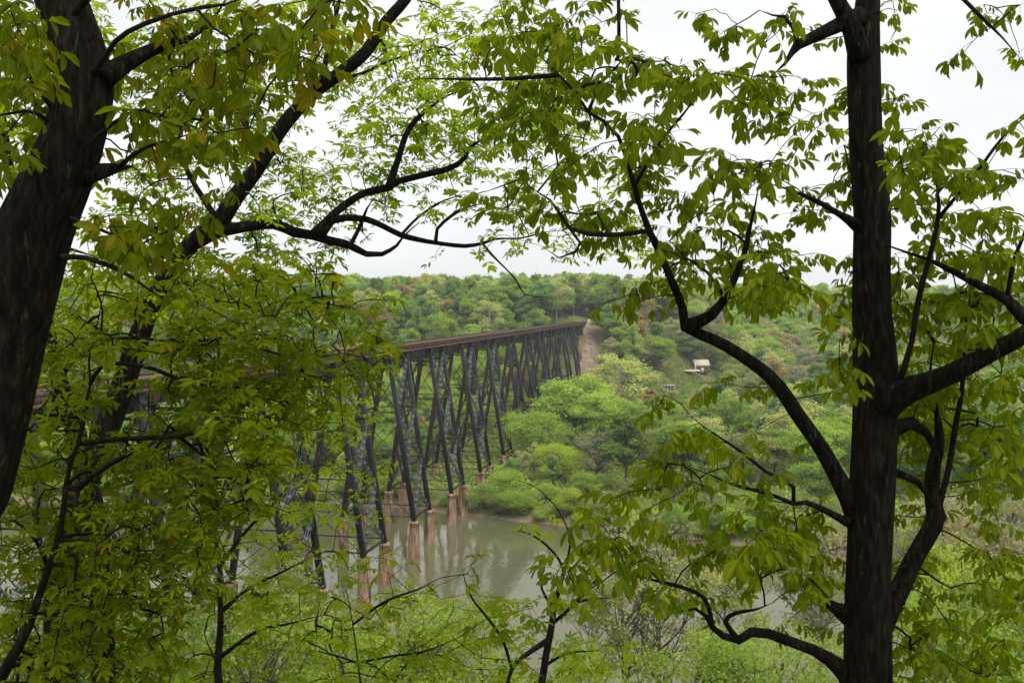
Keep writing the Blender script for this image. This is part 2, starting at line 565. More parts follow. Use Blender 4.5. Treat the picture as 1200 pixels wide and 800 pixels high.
def pier_mesh(h):
    mb = MB()
    r2 = np.random.default_rng(int(h * 100))
    z = np.array([0, h * .1, h * .3, h * .55, h * .8, h - .5, h - .45, h])
    r = np.array([1.12, 1.08, 1.0, .92, .84, .78, .86, .84]) * (1 + r2.normal(0, .012, 8))
    mb.tube(np.stack([0 * z, 0 * z, z], 1), r, 14, True, .03, int(h * 10))
    return mb.mesh("pier", M['pier'], False)


pier_cache = {}
def tower(n):
    u0 = SPAN * n
    gs = []
    for sv_ in (-1, 1):
        for su in (-1, 1):
            p = bridge_pt(u0 + su * 4.5, sv_ * 6.0)
            gs.append(float(ground(p[0], p[1])))
    zb = max(5.9, max(gs) + 1.2)
    H = TOPZ - zb
    if H < 2.0: return
    npan = max(1, int(round(H / 9.3)))
    vt = 1.95
    bat = .155
    def P(su, sv_, z): return np.array([sv_ * (vt + (TOPZ - z) * bat), u0 + su * 4.5, z])
    zs = np.linspace(TOPZ - .9, zb + .5, npan + 1)
    cap = MB()
    for su in (-1, 1):
        cap.bar(P(su, -1, TOPZ - .8) + (-.6, 0, 0), P(su, 1, TOPZ - .8) + (.6, 0, 0), .5, .5)
        cap.bar(P(su, -1, TOPZ - 2.2), P(su, 1, TOPZ - 2.2), .3, .3)
    cap.bar((0, u0 - 4.5, TOPZ - .8), (0, u0 + 4.5, TOPZ - .8), .3, .3)
    for su in (-1, 1): cap.bar((0, u0 + su * 4.5, TOPZ - 2.2), (0, u0 + su * 4.5, TOPZ - .8), .2, .2, (0, 1, 0))
    t = cap.build("tower", M['steel'], bridge)
    near = n <= 4
    brace = MB(); braceR = MB()
    for sv_ in (-1, 1):
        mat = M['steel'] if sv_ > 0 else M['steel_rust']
        for su in (-1, 1):
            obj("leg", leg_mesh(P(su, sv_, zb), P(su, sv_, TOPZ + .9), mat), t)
            g = min(float(ground(*bridge_pt(u0 + su * 4.5, P(su, sv_, zb)[0]))), 0.5)
            g = float(ground(*bridge_pt(u0 + su * 4.5, P(su, sv_, zb)[0]))) - 1.0
            h = round(zb - max(g, -1.5), 1)
            if h not in pier_cache: pier_cache[h] = pier_mesh(h)
            po = obj("pier", pier_cache[h], bridge)
            q = P(su, sv_, zb)
            po.location = (q[0], q[1], zb - h)
            po.rotation_euler = (0, 0, (su + 2 * sv_) * .6 + n)
        nrm = np.array([1.0, 0, bat]); nrm /= np.linalg.norm(nrm)
        for k in range(npan):
            a, b = zs[k], zs[k + 1]
            for s in (-1, 1):
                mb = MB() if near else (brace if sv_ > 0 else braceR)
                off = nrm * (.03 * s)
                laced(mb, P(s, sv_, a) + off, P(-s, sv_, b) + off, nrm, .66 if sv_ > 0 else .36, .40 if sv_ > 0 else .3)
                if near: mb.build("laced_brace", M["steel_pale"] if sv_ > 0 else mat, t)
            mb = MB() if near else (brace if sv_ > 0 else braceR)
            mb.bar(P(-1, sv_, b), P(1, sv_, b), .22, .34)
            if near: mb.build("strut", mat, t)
    for su in (-1, 1):
        for k in range(npan):
            a, b = zs[k], zs[k + 1]
            for s in (-1, 1):
                mb = MB() if near else braceR
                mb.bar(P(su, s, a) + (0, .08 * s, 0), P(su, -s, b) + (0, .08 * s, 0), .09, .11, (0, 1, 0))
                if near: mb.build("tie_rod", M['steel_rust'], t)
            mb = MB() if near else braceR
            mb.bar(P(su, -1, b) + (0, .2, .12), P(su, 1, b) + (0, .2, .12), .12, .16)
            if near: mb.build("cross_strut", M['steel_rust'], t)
    if not near:
        tag(brace.build("bracing", M['steel'], t), kind="stuff")
        tag(braceR.build("bracing", M['steel_rust'], t), kind="stuff")


for n in range(-3, 12): tower(n)
U0, U1 = -3 * SPAN - 22.0, 11 * SPAN + 4.5 + 15.0


def girder_mesh(L, deep):
    mb = MB()
    mb.box((0, 0, -deep / 2), (.05, L - .06, deep))
    for z in (0, -deep): mb.box((0, 0, z), (.46, L - .06, .07))
    n = max(3, int(L / 1.5))
    for i in range(n + 1):
        y = -L / 2 + .08 + (L - .16) * i / n
        for k in (-1, 1): mb.box((k * .1, y, -deep / 2), (.14, .05, deep - .08))
    return mb.mesh("girder", M['girder'])


gm_t, gm_s = girder_mesh(9.0, 1.55), girder_mesh(15.0, 2.05)
for n in range(-4, 12):
    for L, uc, me in ((9.0, SPAN * n, gm_t), (15.0, SPAN * n + 12.0, gm_s)):
        if uc - L / 2 < U0 - 8: continue
        for v in (-1.45, 1.45):
            o = obj("girder", me, bridge)
            o.location = (v, uc, DECK - .98)
# open timber deck: ties, stringer beams at the tie ends, guard timbers, rails
mb = MB()
k = 0
r2 = np.random.default_rng(3)
for u in np.arange(U0, U1, .46):
    k += 1
    j = r2.normal(0, .05)
    mb.box((j, u, DECK - .62), (5.0 + abs(r2.normal(0, .05)), .25, .5 + r2.normal(0, .01)))
tag(mb.build("deck_tie", M['timber'], bridge), kind="stuff")
for s in (-1, 1):
    mb = MB(); mb.bar((s * 2.36, U0, DECK - .2), (s * 2.36, U1, DECK - .2), .24, .34); mb.build("guard_timber", M['timber'], bridge)
    mb = MB(); mb.bar((s * 2.42, U0, DECK - 1.02), (s * 2.42, U1, DECK - 1.02), .26, .30); mb.build("edge_beam", M['timber_red'], bridge)
    mb = MB(); mb.bar((s * .72, U0, DECK - .29), (s * .72, U1 + 20, DECK - .29), .075, .16); mb.build("rail", M['rail'], bridge)
    mb = MB(); mb.bar((s * 1.5, U0, DECK - .28), (s * 1.5, U1, DECK - .28), .7, .06); mb.build("walkway_board", M['timber_red'], bridge)
ab = MB()
ab.box((0, U1 + .9, DECK - 3.6), (7.2, 1.8, 5.2)); ab.box((0, U1 + 1.6, DECK - 1.1), (7.6, .6, .9))
ab.build("abutment", M['pier'], bridge)

# the things by the far end of the bridge
M['white_paint'] = solid_mat("chalky_white_paint", [(.3, (.62, .60, .55)), (.7, (.80, .79, .75))], 3, rough=.7)
M['grey_paint'] = solid_mat("muted_white_paint", [(.3, (.28, .32, .24)), (.7, (.48, .50, .42))], 3, rough=.8)  # shed wall white toned down to a muted grey-green
M['shadow_dark'] = solid_mat("dark_opening", [(.3, (.02, .02, .02)), (.7, (.05, .045, .04))], 3, rough=.9)
M['gravel'] = solid_mat("pale_track_gravel", [(.3, (.25, .23, .2)), (.7, (.5, .47, .43))], 3, rough=.95, bump=.6, spec=.1)
gb = MB()
for i in range(8):
    u = U1 + 2 + i * 5
    gb.bar((0, u, DECK - .86), (0, u + 4.99, DECK - .86), 6.5 - .1 * (i % 2), .5)
gb_o = gb.build("track_bed", M['gravel']); gb_o.location = (*bridge_pt(0), 0); gb_o.rotation_euler = (0, 0, -BA)
tag(gb_o, "pale gravel track bed leading off the far end of the trestle", kind="structure")
p = bridge_pt(U1 + 3.0, 3.2)
sb = empty("signal_cabinet", (p[0], p[1], DECK - .75), -BA)
tag(sb, "small white trackside cabinet at the far end of the trestle", "cabinet")
mb = MB(); mb.box((0, 0, .75), (1.1, .9, 1.5)); mb.build("housing", M['white_paint'], sb)
mb = MB(); mb.box((0, 0, 1.57), (1.3, 1.1, .12)); mb.build("lid", M['white_paint'], sb)
mb = MB(); mb.box((0, -.47, .8), (.8, .03, 1.2)); mb.build("door", M['white_paint'], sb)
p = bridge_pt(U1 + 12, 7.0)
zg = float(ground(p[0], p[1]))
mp_ = empty("marker_post", (p[0], p[1], DECK - 1.2), -BA)
tag(mp_, "slim white marker post beside the track beyond the trestle end", "post")
mb = MB(); mb.bar((0, 0, -.6), (0, 0, 2.2), .16, .16, (1, 0, 0)); mb.build("post", M['white_paint'], mp_)
mb = MB(); mb.box((0, -.1, 2.0), (.5, .05, .6)); mb.build("board", M['white_paint'], mp_)

# cabin and shed at the clearing on the right
M['roof'] = solid_mat("sun_bleached_roof", [(.3, (.48, .41, .31)), (.7, (.66, .59, .48))], 3, rough=.9)
M['wall'] = solid_mat("weathered_boards", [(.3, (.16, .12, .09)), (.7, (.28, .22, .17))], 4, rough=.9)
def gable(mb, L, W, z, rise, over=.4, t=.12):
    for s in (-1, 1):
        a = np.array([0, 0, z + rise]); b = np.array([0, s * (W / 2 + over), z - rise * over / (W / 2)])
        d = b - a; n = np.cross((1, 0, 0), d); n /= np.linalg.norm(n)
        mb.bar(a + (-(L / 2 + over), 0, 0) + d / 2, a + (L / 2 + over, 0, 0) + d / 2, np.linalg.norm(d), t, n if n[2] > 0 else -n)
hp = hit(821, 436)
cab = empty("cabin", hp, math.radians(8))
tag(cab, "small cabin with a pale tan roof among trees on the far valley side", "cabin")
mb = MB(); mb.box((0, 0, 1.5), (6.0, 5.0, 3.4)); mb.build("wall", M['wall'], cab)
mb = MB(); gable(mb, 6.0, 5.0, 3.25, 2.2); mb.build("roof", M['roof'], cab)
for x in (-1.6, 1.6):
    mb = MB(); mb.box((x, -2.52, 1.7), (1.0, .08, 1.1)); w_ = mb.build("window", M['shadow_dark'], cab)
    mb = MB(); mb.box((x, -2.57, 1.1), (1.2, .1, .1)); mb.build("sill", M['white_paint'], w_)
mb = MB(); mb.box((0, -2.53, 1.0), (.9, .08, 2.0)); mb.build("door", M['white_paint'], cab)
mb = MB(); mb.bar((-3.3, -2.6, -1.2), (-3.3, -2.6, 4.2), .35, .35, (1, 0, 0)); mb.build("corner_post", M['white_paint'], cab)
hp2 = hit(812, 440)
car = empty("open_shed", (hp2[0] - .6, hp2[1] - 1, hp2[2]), math.radians(8))
tag(car, "low open shed with a flat pale roof beside the cabin", "shed")
mb = MB(); mb.bar((-3.4, 0, 2.3), (3.4, 0, 2.3), 3.8, .2, (0, -.12, 1)); mb.build("roof", M['roof'], car)
for x in (-3, 3):
    for y in (-1.6, 1.6):
        mb = MB(); mb.bar((x, y, -.6), (x, y, 2.25 + y * .1), .16, .16, (1, 0, 0)); mb.build("post", M['wall'], car)
hp3 = hit(784, 456)
tr = empty("white_shed", hp3, math.radians(-6))
tr.scale = (.8, .8, .8)
tag(tr, "small white shed with dark window openings at the edge of the pale clearing", "shed")
mb = MB(); mb.box((0, 0, 1.0), (4.6, 2.2, 2.2)); mb.build("wall", M['grey_paint'], tr)
mb = MB(); mb.box((0, 0, 2.18), (5.0, 2.6, .16)); mb.build("roof", M['white_paint'], tr)
for x in (-1.3, 0.1, 1.5):
    mb = MB(); mb.box((x, -1.12, 1.2), (.95, .06, 1.2)); mb.build("window", M['shadow_dark'], tr)

# ------------------------------------------------------------------ valley trees
def crown_tree(seed, kind, nleaf, lsize):
    """Unit-height tree: returns (trunk arrays), (crown arrays)."""
    r = np.random.default_rng(seed)
    cz, rx, rz, nl, base = {
        'round':  (.58, .36, .40, 40, .20), 'oval': (.58, .28, .42, 36, .22), 'tall': (.56, .20, .44, 30, .14),
        'sparse': (.58, .30, .42, 26, .20), 'willow': (.52, .46, .46, 26, .10), 'bush': (.48, .62, .46, 24, .04),
        'twiggy': (.55, .34, .43, 26, .15)}[kind]
    lc, lr = [], []
    for i in range(nl):
        for _ in range(30):
            d = r.normal(size=3); d /= np.linalg.norm(d)
            d[2] = d[2] * .9 + .12
            rad = r.uniform(.35, .82) ** .7
            c = np.array([d[0] * rx * rad, d[1] * rx * rad, cz + d[2] * rz * rad])
            if kind in ('tall', 'oval'):
                sh = 1.0 - .45 * np.clip((c[2] - cz) / rz, -1, 1)
                c[:2] *= sh
            if c[2] > base + .04: break
        lc.append(c); lr.append(r.uniform(.20, .36) * rx * (1.15 if kind in ('bush', 'willow') else 1.0))
    lc = np.array(lc); lr = np.array(lr)
    # limbs
    V, Q, n = [], [], 0
    def addt(p, rd, s):
        nonlocal n
        v, q, t = tube_np(p, rd, s, 0.05, seed, False)
        V.append(v); Q.append(q + n); n += len(v)
    tz = np.linspace(-.02, cz + rz * .55, 9)
    wob = np.cumsum(r.normal(0, .008, (9, 2)), 0)
    tp = np.column_stack([wob, tz])
    tr = np.interp(tz, [-.02, .1, 1], [.024, .017, .003]) * (1.25 if kind in ('willow', 'round') else 1)
    addt(tp, tr, 7)
    for c, rr in zip(lc, lr):
        zs = np.clip(c[2] - np.hypot(c[0], c[1]) * r.uniform(.7, 1.3), base * .8, tz[-1])
        s = np.array([np.interp(zs, tz, tp[:, 0]), np.interp(zs, tz, tp[:, 1]), zs])
        m = (s + c) / 2 + np.array([0, 0, -.02]) + r.normal(0, .015, 3)
        e = c + (c - s) * .35
        pts = spline(np.array([s, m, c, e]), .05)
        addt(pts, np.linspace(np.interp(zs, tz, tr) * .55, .0016, len(pts)), 4)
        for _ in range(3 if kind in ('sparse', 'twiggy') else 1):
            e2 = c + r.normal(0, 1, 3) * rr * .8
            addt(np.array([m, (m + e2) / 2 + r.normal(0, .012, 3), e2]), [.0035, .0025, .0012], 3)
    # leaves
    w = lr ** 2
    which = r.choice(nl, nleaf, p=w / w.sum())
    d = r.normal(size=(nleaf, 3)); d /= np.linalg.norm(d, axis=1)[:, None]
    d[:, 2] = np.where(d[:, 2] < -.3, -d[:, 2] * .7, d[:, 2])
    rad = r.uniform(.15 if kind in ('sparse', 'twiggy') else .45, 1.08, nleaf) ** .6
    clump = 1 + .25 * np.sin(d[:, 0] * 7 + which) * np.sin(d[:, 1] * 8 + which * 2) + .2 * r.normal(size=nleaf) * .6
    squash = np.array([1, 1, 1.0 if kind not in ('tall',) else 1.3])
    clump = clump + r.exponential(.16, nleaf) * (r.uniform(size=nleaf) < .5)
    P = lc[which] + d * (lr[which] * rad * clump)[:, None] * squash
    if kind == 'willow': P[:, 2] -= r.uniform(0, .06, nleaf) * (rad > .8)
    nrm = d * .8 + r.normal(size=(nleaf, 3)) * .7 + np.array([0, 0, .35])
    nrm /= np.linalg.norm(nrm, axis=1)[:, None]
    a = np.cross(nrm, r.normal(size=(nleaf, 3))); a /= np.linalg.norm(a, axis=1)[:, None]
    b = np.cross(nrm, a)
    s = lsize * r.uniform(.55, 1.3, nleaf)[:, None]
    LV = np.stack([P - a * s, P - b * s * .55, P + a * s, P + b * s * .55], 1).reshape(-1, 3)
    LQ = np.arange(nleaf * 4).reshape(-1, 4)
    rnd = np.clip(r.normal(.5, .2, nleaf) + (np.sin(which * 12.9898) * .22), 0, .999)
    return (np.concatenate(V), np.concatenate(Q)), (LV, LQ, rnd)


KINDS = ['round', 'oval', 'tall', 'sparse', 'willow', 'bush', 'twiggy']
NL = {'round': 1.0, 'oval': .9, 'tall': .8, 'sparse': .34, 'willow': 1.15, 'bush': 1.0, 'twiggy': .11}
near_v, far_v = {}, []
for i, kd in enumerate(KINDS):
    near_v[kd] = []
    for j in range(3):
        tr, cr = crown_tree(100 + i * 10 + j, kd, int(14000 * NL[kd]), .0138 if kd != 'bush' else .021)
        bm = M['bark_pale'] if kd in ('sparse',) else M['bark_far']
        near_v[kd].append((mesh_np("trunk_" + kd, tr[0], [tr[1]], bm), mesh_np("crown_" + kd, cr[0], [cr[1]], M['crown'], False, rnd=cr[2])))
fine_v = {}
for i, kd in enumerate(['round', 'willow', 'sparse', 'twiggy', 'bush']):
    fine_v[kd] = []
    for j in range(2):
        tr, cr = crown_tree(200 + i * 10 + j, kd, int(15000 * NL[kd] * (.8 if kd in ('round', 'willow', 'bush') else 1.5)), .0095)
        fine_v[kd].append((mesh_np("trunk_" + kd, tr[0], [tr[1]], M['bark_pale'] if kd == 'sparse' else M['bark_far']), mesh_np("crown_" + kd, cr[0], [cr[1]], M['crown'], False, rnd=cr[2])))
wood_src = bpy.data.collections.new("wood_sources")
for i, kd in enumerate(['round', 'oval', 'tall', 'sparse', 'round', 'oval']):
    tr, cr = crown_tree(300 + i, kd, int(6500 * NL[kd]), .021)
    nt = len(tr[0])
    me = mesh_np("wood_tree", np.concatenate([tr[0], cr[0]]), [np.concatenate([tr[1], cr[1] + nt])], [M['bark_far'], M['crown_wood']], False,
                 mat_idx=np.concatenate([np.zeros(len(tr[1])), np.ones(len(cr[1]))]), rnd=np.concatenate([np.zeros(len(tr[1])), cr[2]]))
    o = bpy.data.objects.new("wood_%d" % i, me)
    wood_src.objects.link(o)

TINT = {'bright': (.24, .315, .06), 'mid': (.175, .245, .055), 'dark': (.135, .195, .05), 'olive': (.21, .225, .08),
        'pale': (.33, .34, .14), 'rust': (.29, .225, .10), 'grey': (.24, .22, .17), 'cream': (.30, .275, .175), 'lime': (.28, .34, .05), 'blue': (.165, .245, .085)}


def place_tree(name, kind, x, y, height, tint, label, group=None, width=1.0, zoff=0.0, cat="tree", lib=None, gain=1.0):
    z = float(ground(x, y))
    e = empty(name, (x, y, z + zoff), rng.uniform(0, 6.28))
    e.scale = (height * width, height * width, height)
    tag(e, label, cat, group)
    lib = lib or near_v
    tm, cm = lib[kind][rng.integers(len(lib[kind]))]
    t = obj("trunk", tm, e)
    c = obj("crown", cm, e)
    tv = gain * 1.55 * np.array(TINT[tint]) * rng.uniform(.9, 1.1)
    c.color = (*tv, 1)
    return e


# trees one can single out between the trestle and the right-hand edge: (pixel x, pixel y of the top, metres away, kind, tint, width, label)
SINGLE = [
    (597, 552, 196, 'bush', 'bright', .9, "low bright bush at the water's edge beside the trestle piers", 'bush'),
    (628, 478, 236, 'willow', 'bright', .95, "bright green spreading tree nearest the trestle on the far bank", 'tree'),
    (672, 438, 250, 'round', 'bright', 1.05, "big yellow-green tree crown in the middle of the far bank clump", 'tree'),
    (655, 520, 208, 'willow', 'lime', .95, "yellow-green willowy tree low in front of the big far bank crown", 'tree'),
    (702, 505, 204, 'twiggy', 'grey', 1.0, "grey twiggy tree with few leaves in the far bank clump", 'tree'),
    (727, 412, 275, 'sparse', 'pale', 1.0, "pale thin-leaved tree rising behind the far bank clump", 'tree'),
    (705, 462, 236, 'round', 'bright', 1.0, "rounded light green tree right of the big far bank crown", 'tree'),
    (742, 468, 240, 'round', 'mid', .95, "darker green round tree at the right end of the far bank clump", 'tree'),
    (640, 566, 192, 'bush', 'bright', .8, "bright shrub overhanging the water below the far bank clump", 'bush'),
    (690, 552, 193, 'willow', 'bright', .9, "bright willowy shrub at the foot of the far bank clump", 'bush'),
    (615, 590, 188, 'bush', 'lime', .8, "small lime green bush dipping to the river by the trestle", 'bush'),
    (735, 560, 188, 'sparse', 'olive', 1.0, "olive thin tree leaning over the river mid bank", 'tree'),
    (765, 505, 212, 'round', 'olive', .95, "olive round tree left of the pale clearing's lower edge", 'tree'),
    (800, 492, 220, 'sparse', 'pale', 1.05, "pale wispy tree below the clearing", 'tree'),
    (842, 462, 245, 'round', 'mid', 1.0, "mid green rounded tree below the cabin", 'tree'),
    (788, 548, 188, 'twiggy', 'cream', 1.1, "cream flowered twiggy tree on the far bank", 'tree'),
    (835, 545, 182, 'oval', 'mid', 1.0, "leafy green tree by the far bank left of the long limb", 'tree'),
    (885, 505, 200, 'sparse', 'olive', 1.1, "loose olive tree behind the long forked limb", 'tree'),
    (940, 470, 215, 'sparse', 'pale', 1.1, "pale loose tree just left of the right-hand trunk", 'tree'),
    (962, 535, 178, 'round', 'mid', .9, "green tree on the far bank against the right-hand trunk", 'tree'),
    (890, 572, 172, 'willow', 'bright', .9, "bright low tree over the reddish far bank", 'tree'),
    (1085, 500, 190, 'round', 'mid', 1.0, "dark leafy tree just right of the big right-hand trunk", 'tree'),
    (1150, 470, 200, 'round', 'dark', 1.0, "dark green round tree at the right edge of the valley", 'tree'),
    (1195, 520, 170, 'oval', 'mid', 1.0, "green oval tree cut by the right edge of the picture", 'tree'),
    (715, 575, 184, 'twiggy', 'grey', 1.0, "grey leafless thicket leaning over the river", 'bush'),
    (670, 575, 190, 'bush', 'lime', .8, "lime bush between two bright shrubs on the far bank", 'bush'),
]
taken = []
for (px, py, d, kd, tn, wd, lab, cat) in SINGLE:
    top = pix(px, py, d)
    g = float(ground(top[0], d))
    place_tree("riverside_" + cat, kd, top[0], d, max(2.5, (top[2] - g) * 1.05), tn, lab, None, wd * 1.55, 0, cat)
    taken.append((top[0], d, 6.0))

# trees of the near bank, seen from above and against the water
NEARB = [
    (735, 585, 88, 'twiggy', 'pale', .9, "bare-limbed pale tree standing before the water, dark straight trunk", 'tree'),
    (772, 600, 92, 'twiggy', 'cream', .8, "thin cream-budded tree right of the bare-limbed one before the water", 'tree'),
    (690, 660, 84, 'sparse', 'olive', .8, "wispy olive sapling against the middle of the river", 'tree'),
    (845, 640, 86, 'sparse', 'pale', .9, "pale loose sapling against the river under the forked limb", 'tree'),
    (1095, 560, 84, 'sparse', 'cream', .8, "cream-blossomed tree between the right-hand trunk and its side limb", 'tree'),
    (1170, 575, 80, 'sparse', 'cream', .8, "cream-blossomed tree near the right edge of the picture", 'tree'),
    (960, 590, 90, 'sparse', 'cream', .8, "cream-blossomed tree just left of the right-hand trunk", 'tree'),
    (1130, 625, 62, 'round', 'lime', .75, "yellow-green rounded young tree low at the right", 'tree'),
    (480, 690, 60, 'round', 'bright', .9, "bright green young tree below the nearest trestle piers", 'tree'),
    (560, 715, 58, 'willow', 'bright', .8, "bright low tree at the bottom edge beside the river", 'tree'),
    (400, 715, 50, 'round', 'bright', .8, "bright bushy young tree at the bottom left of the piers", 'tree'),
    (820, 735, 52, 'round', 'bright', .9, "bright green treetop at the bottom, left of the right-hand trunk", 'tree'),
    (920, 722, 50, 'willow', 'bright', .9, "bright green treetop touching the right-hand trunk at the bottom", 'tree'),
    (655, 752, 56, 'willow', 'bright', .8, "bright low treetop behind the forked sapling at bottom centre", 'tree'),
    (990, 748, 46, 'round', 'bright', .8, "bright treetop hidden partly by the right-hand trunk at the bottom", 'tree'),
    (740, 770, 54, 'bush', 'bright', .6, "small bright treetop peeping over the bottom edge", 'tree'),
    (1090, 690, 48, 'willow', 'bright', .9, "bright green treetop right of the right-hand trunk at the bottom", 'tree'),
    (1180, 660, 52, 'round', 'mid', .9, "mid green treetop in the bottom right corner", 'tree'),
    (300, 690, 46, 'round', 'bright', .9, "bright bushy young tree behind the sapling at the bottom left", 'tree'),
    (190, 700, 44, 'round', 'mid', .9, "green bushy young tree at the lower left under the trestle", 'tree'),
    (60, 690, 42, 'round', 'mid', .9, "green bushy young tree in the bottom left corner", 'tree'),
    (340, 640, 74, 'sparse', 'olive', .8, "loose olive tree in front of the nearest visible tower", 'tree'),
    (120, 735, 66, 'twiggy', 'olive', .8, "thin twiggy tree against the bright water at the left", 'tree'),
]
for (px, py, d, kd, tn, wd, lab, cat) in NEARB:
    top = pix(px, py, d)
    g = float(ground(top[0], d))
    place_tree("bank_" + cat, kd, top[0], d, max(2.5, top[2] - g), tn, lab, None, wd, 0, cat, fine_v, .88)

# the wood itself: scattered trees; the 250 that show largest are objects, the rest one wood
pts = []
cell = {}
tries = 0
while tries < 26000:
    tries += 1
    y = math.sqrt(rng.uniform(196 ** 2, 900 ** 2))
    x = rng.uniform(-.62, .62) * y
    fb = float(far_bank(x))
    if y < fb + 3: continue
    u, v = bridge_uv(x, y)
    if -80 < u < 345 and (abs(v - 2) < 10 if u < 245 else -9 < v < 9.5): continue
    if ((x - 63) / 5) ** 2 + ((y - 352) / 12) ** 2 < 1: continue
    s = 6.0 if y > 330 else 4.6
    if y > 640: s = 9.0
    if math.hypot(x - hp[0], y - (hp[1] - 5)) < 7.5: continue
    if any((x - a) ** 2 + (y - b) ** 2 < (c * .8 + s * .35) ** 2 for a, b, c in taken): continue
    gx, gy = int(x // 10), int(y // 10)
    ok = True
    for i in (-1, 0, 1):
        for j in (-1, 0, 1):
            for (a, b) in cell.get((gx + i, gy + j), ()):
                if (a - x) ** 2 + (b - y) ** 2 < s * s: ok = False; break
            if not ok: break
        if not ok: break
    if not ok: continue
    cell.setdefault((gx, gy), []).append((x, y))
    pts.append((x, y))
pts = np.array(pts)
order = np.argsort(pts[:, 1])
pts = pts[order]
gz = ground(pts[:, 0], pts[:, 1])
uu, vv = bridge_uv(pts[:, 0], pts[:, 1])
hgt = np.clip(rng.normal(15.5, 3.0, len(pts)), 9, 23)
hgt = np.where(pts[:, 1] < 330, hgt * .78, hgt)
hgt = np.where((vv > 0) & (vv < 34) & (uu < 260) & (uu > 20), hgt * np.interp(vv, [8, 34], [.5, .95]), hgt)
hgt = np.where((vv < 0) & (vv > -30) & (uu < 200), hgt * .6, hgt)
hgt = np.where((np.abs(pts[:, 0] - 70) < 42) & (pts[:, 1] > 215) & (pts[:, 1] < 355), hgt * .75, hgt)
# keep the sight lines to the cabin and the white shed open
def capped(x, y, h):
    pr = to_pix([[x, y, float(ground(x, y)) + h]])[0]
    for (cx, w, top, far) in ((817, 30, 446, hp[1]), (784, 22, 464, hp3[1]), (697, 11, 398, 420)):
        if abs(pr[0] - cx) < w and y < far + 4:
            zt = pix(pr[0], top, y)[2] - float(ground(x, y))
            h = min(h, max(zt, 1.8))
    return h
hgt = np.array([capped(pts[i, 0], pts[i, 1], hgt[i]) for i in range(len(pts))])
# zone of kind and tint
zone = np.sin(pts[:, 0] * .031 + 1.7) * np.cos(pts[:, 1] * .019) + rng.normal(0, .55, len(pts))
tk, tt = [], []
for i in range(len(pts)):
    z = zone[i]
    right = pts[i, 0] > 45 and 250 < pts[i, 1] < 520
    q = rng.uniform()
    if right and q < .42: tk.append('sparse'); tt.append(['pale', 'olive', 'grey', 'pale', 'rust', 'olive'][rng.integers(6)])
    elif q < .035: tk.append('oval'); tt.append('rust')
    elif q < .15: tk.append('sparse'); tt.append('pale')
    elif z > .5: tk.append((['round', 'willow'] if pts[i, 1] < 340 else ['round', 'oval', 'oval', 'tall'])[rng.integers(2 if pts[i, 1] < 340 else 4)]); tt.append('bright')
    elif z > -.1: tk.append(['round', 'oval', 'tall'][rng.integers(3)]); tt.append(['mid', 'bright', 'blue'][rng.integers(3)])
    elif z > -.7: tk.append(['tall', 'oval'][rng.integers(2)]); tt.append(['mid', 'blue', 'mid'][rng.integers(3)])
    else: tk.append('tall'); tt.append(['dark', 'blue'][rng.integers(2)])
# visible area, front to back, on a coarse screen grid
grid = np.zeros((200, 300), bool)
vis = np.zeros(len(pts))
for i in range(len(pts)):
    b = to_pix([[pts[i, 0], pts[i, 1], gz[i]], [pts[i, 0], pts[i, 1], gz[i] + hgt[i]]])
    hw_ = (b[0, 1] - b[1, 1]) * .3
    x0, x1 = int((b[0, 0] - hw_) / 4), int((b[0, 0] + hw_) / 4) + 1
    y0, y1 = int(b[1, 1] / 4), int((b[0, 1] * .85 + b[1, 1] * .15) / 4) + 1
    x0, x1, y0, y1 = max(x0, 0), min(x1, 300), max(y0, 0), min(y1, 200)
    if x1 <= x0 or y1 <= y0: continue
    sub = grid[y0:y1, x0:x1]
    vis[i] = (~sub).sum() * (1.0 if b[0, 0] > 410 else .35)
    sub[:] = True
best = set(np.argsort(-vis)[:240].tolist())
WORD = {'bright': 'bright green', 'mid': 'mid green', 'dark': 'dark green', 'olive': 'olive', 'pale': 'pale green', 'rust': 'rusty tan', 'grey': 'grey-budded', 'blue': 'cool green'}
SHAPE = {'round': 'round-crowned', 'oval': 'oval', 'tall': 'tall narrow', 'sparse': 'thin-leaved', 'willow': 'spreading'}
for i in sorted(best):
    x, y = pts[i]
    pxl = to_pix([[x, y, gz[i] + hgt[i] * .6]])[0, 0]
    if uu[i] < 265 and vv[i] < 0 and hgt[i] + gz[i] < 40:
        where = "behind the trestle's " + ("nearest towers" if pxl < 430 else "middle towers" if pxl < 560 else "far towers")
    elif y < 330 and x > -5:
        where = "on the valley floor " + ("beside the trestle" if pxl < 700 else "below the clearing" if pxl < 800 else "below the forked limb" if pxl < 980 else "right of the right-hand trunk")
    elif x > 36 or pxl > 705:
        where = "on the far slope " + ("beside the bare bank" if pxl < 770 else "near the cabin" if pxl < 870 else "behind the forked limb" if pxl < 990 else "right of the right-hand trunk")
    else:
        where = "on the far hill " + ("behind the leaves at left" if pxl < 400 else "above the trestle's nearer deck" if pxl < 520 else "above the trestle's middle deck" if pxl < 630 else "above the trestle's far end")
    big_ = "small" if hgt[i] < 9.5 else ("large" if hgt[i] > 16 else "middling")
    lab = "%s %s %s tree %s" % (big_, WORD[tt[i]], SHAPE[tk[i]], where)
    place_tree("valley_tree", tk[i], x, y, hgt[i], tt[i], lab, "trees " + where, rng.uniform(1.1, 1.45))
rest = np.array([i for i in range(len(pts)) if i not in best])
me = bpy.data.meshes.new("wood_points")
me.vertices.add(len(rest))
me.vertices.foreach_set("co", np.column_stack([pts[rest], gz[rest]]).astype(np.float32).ravel())
src = {'round': (0, 4), 'oval': (1, 5), 'tall': (2, 2), 'sparse': (3, 3), 'willow': (0, 4)}
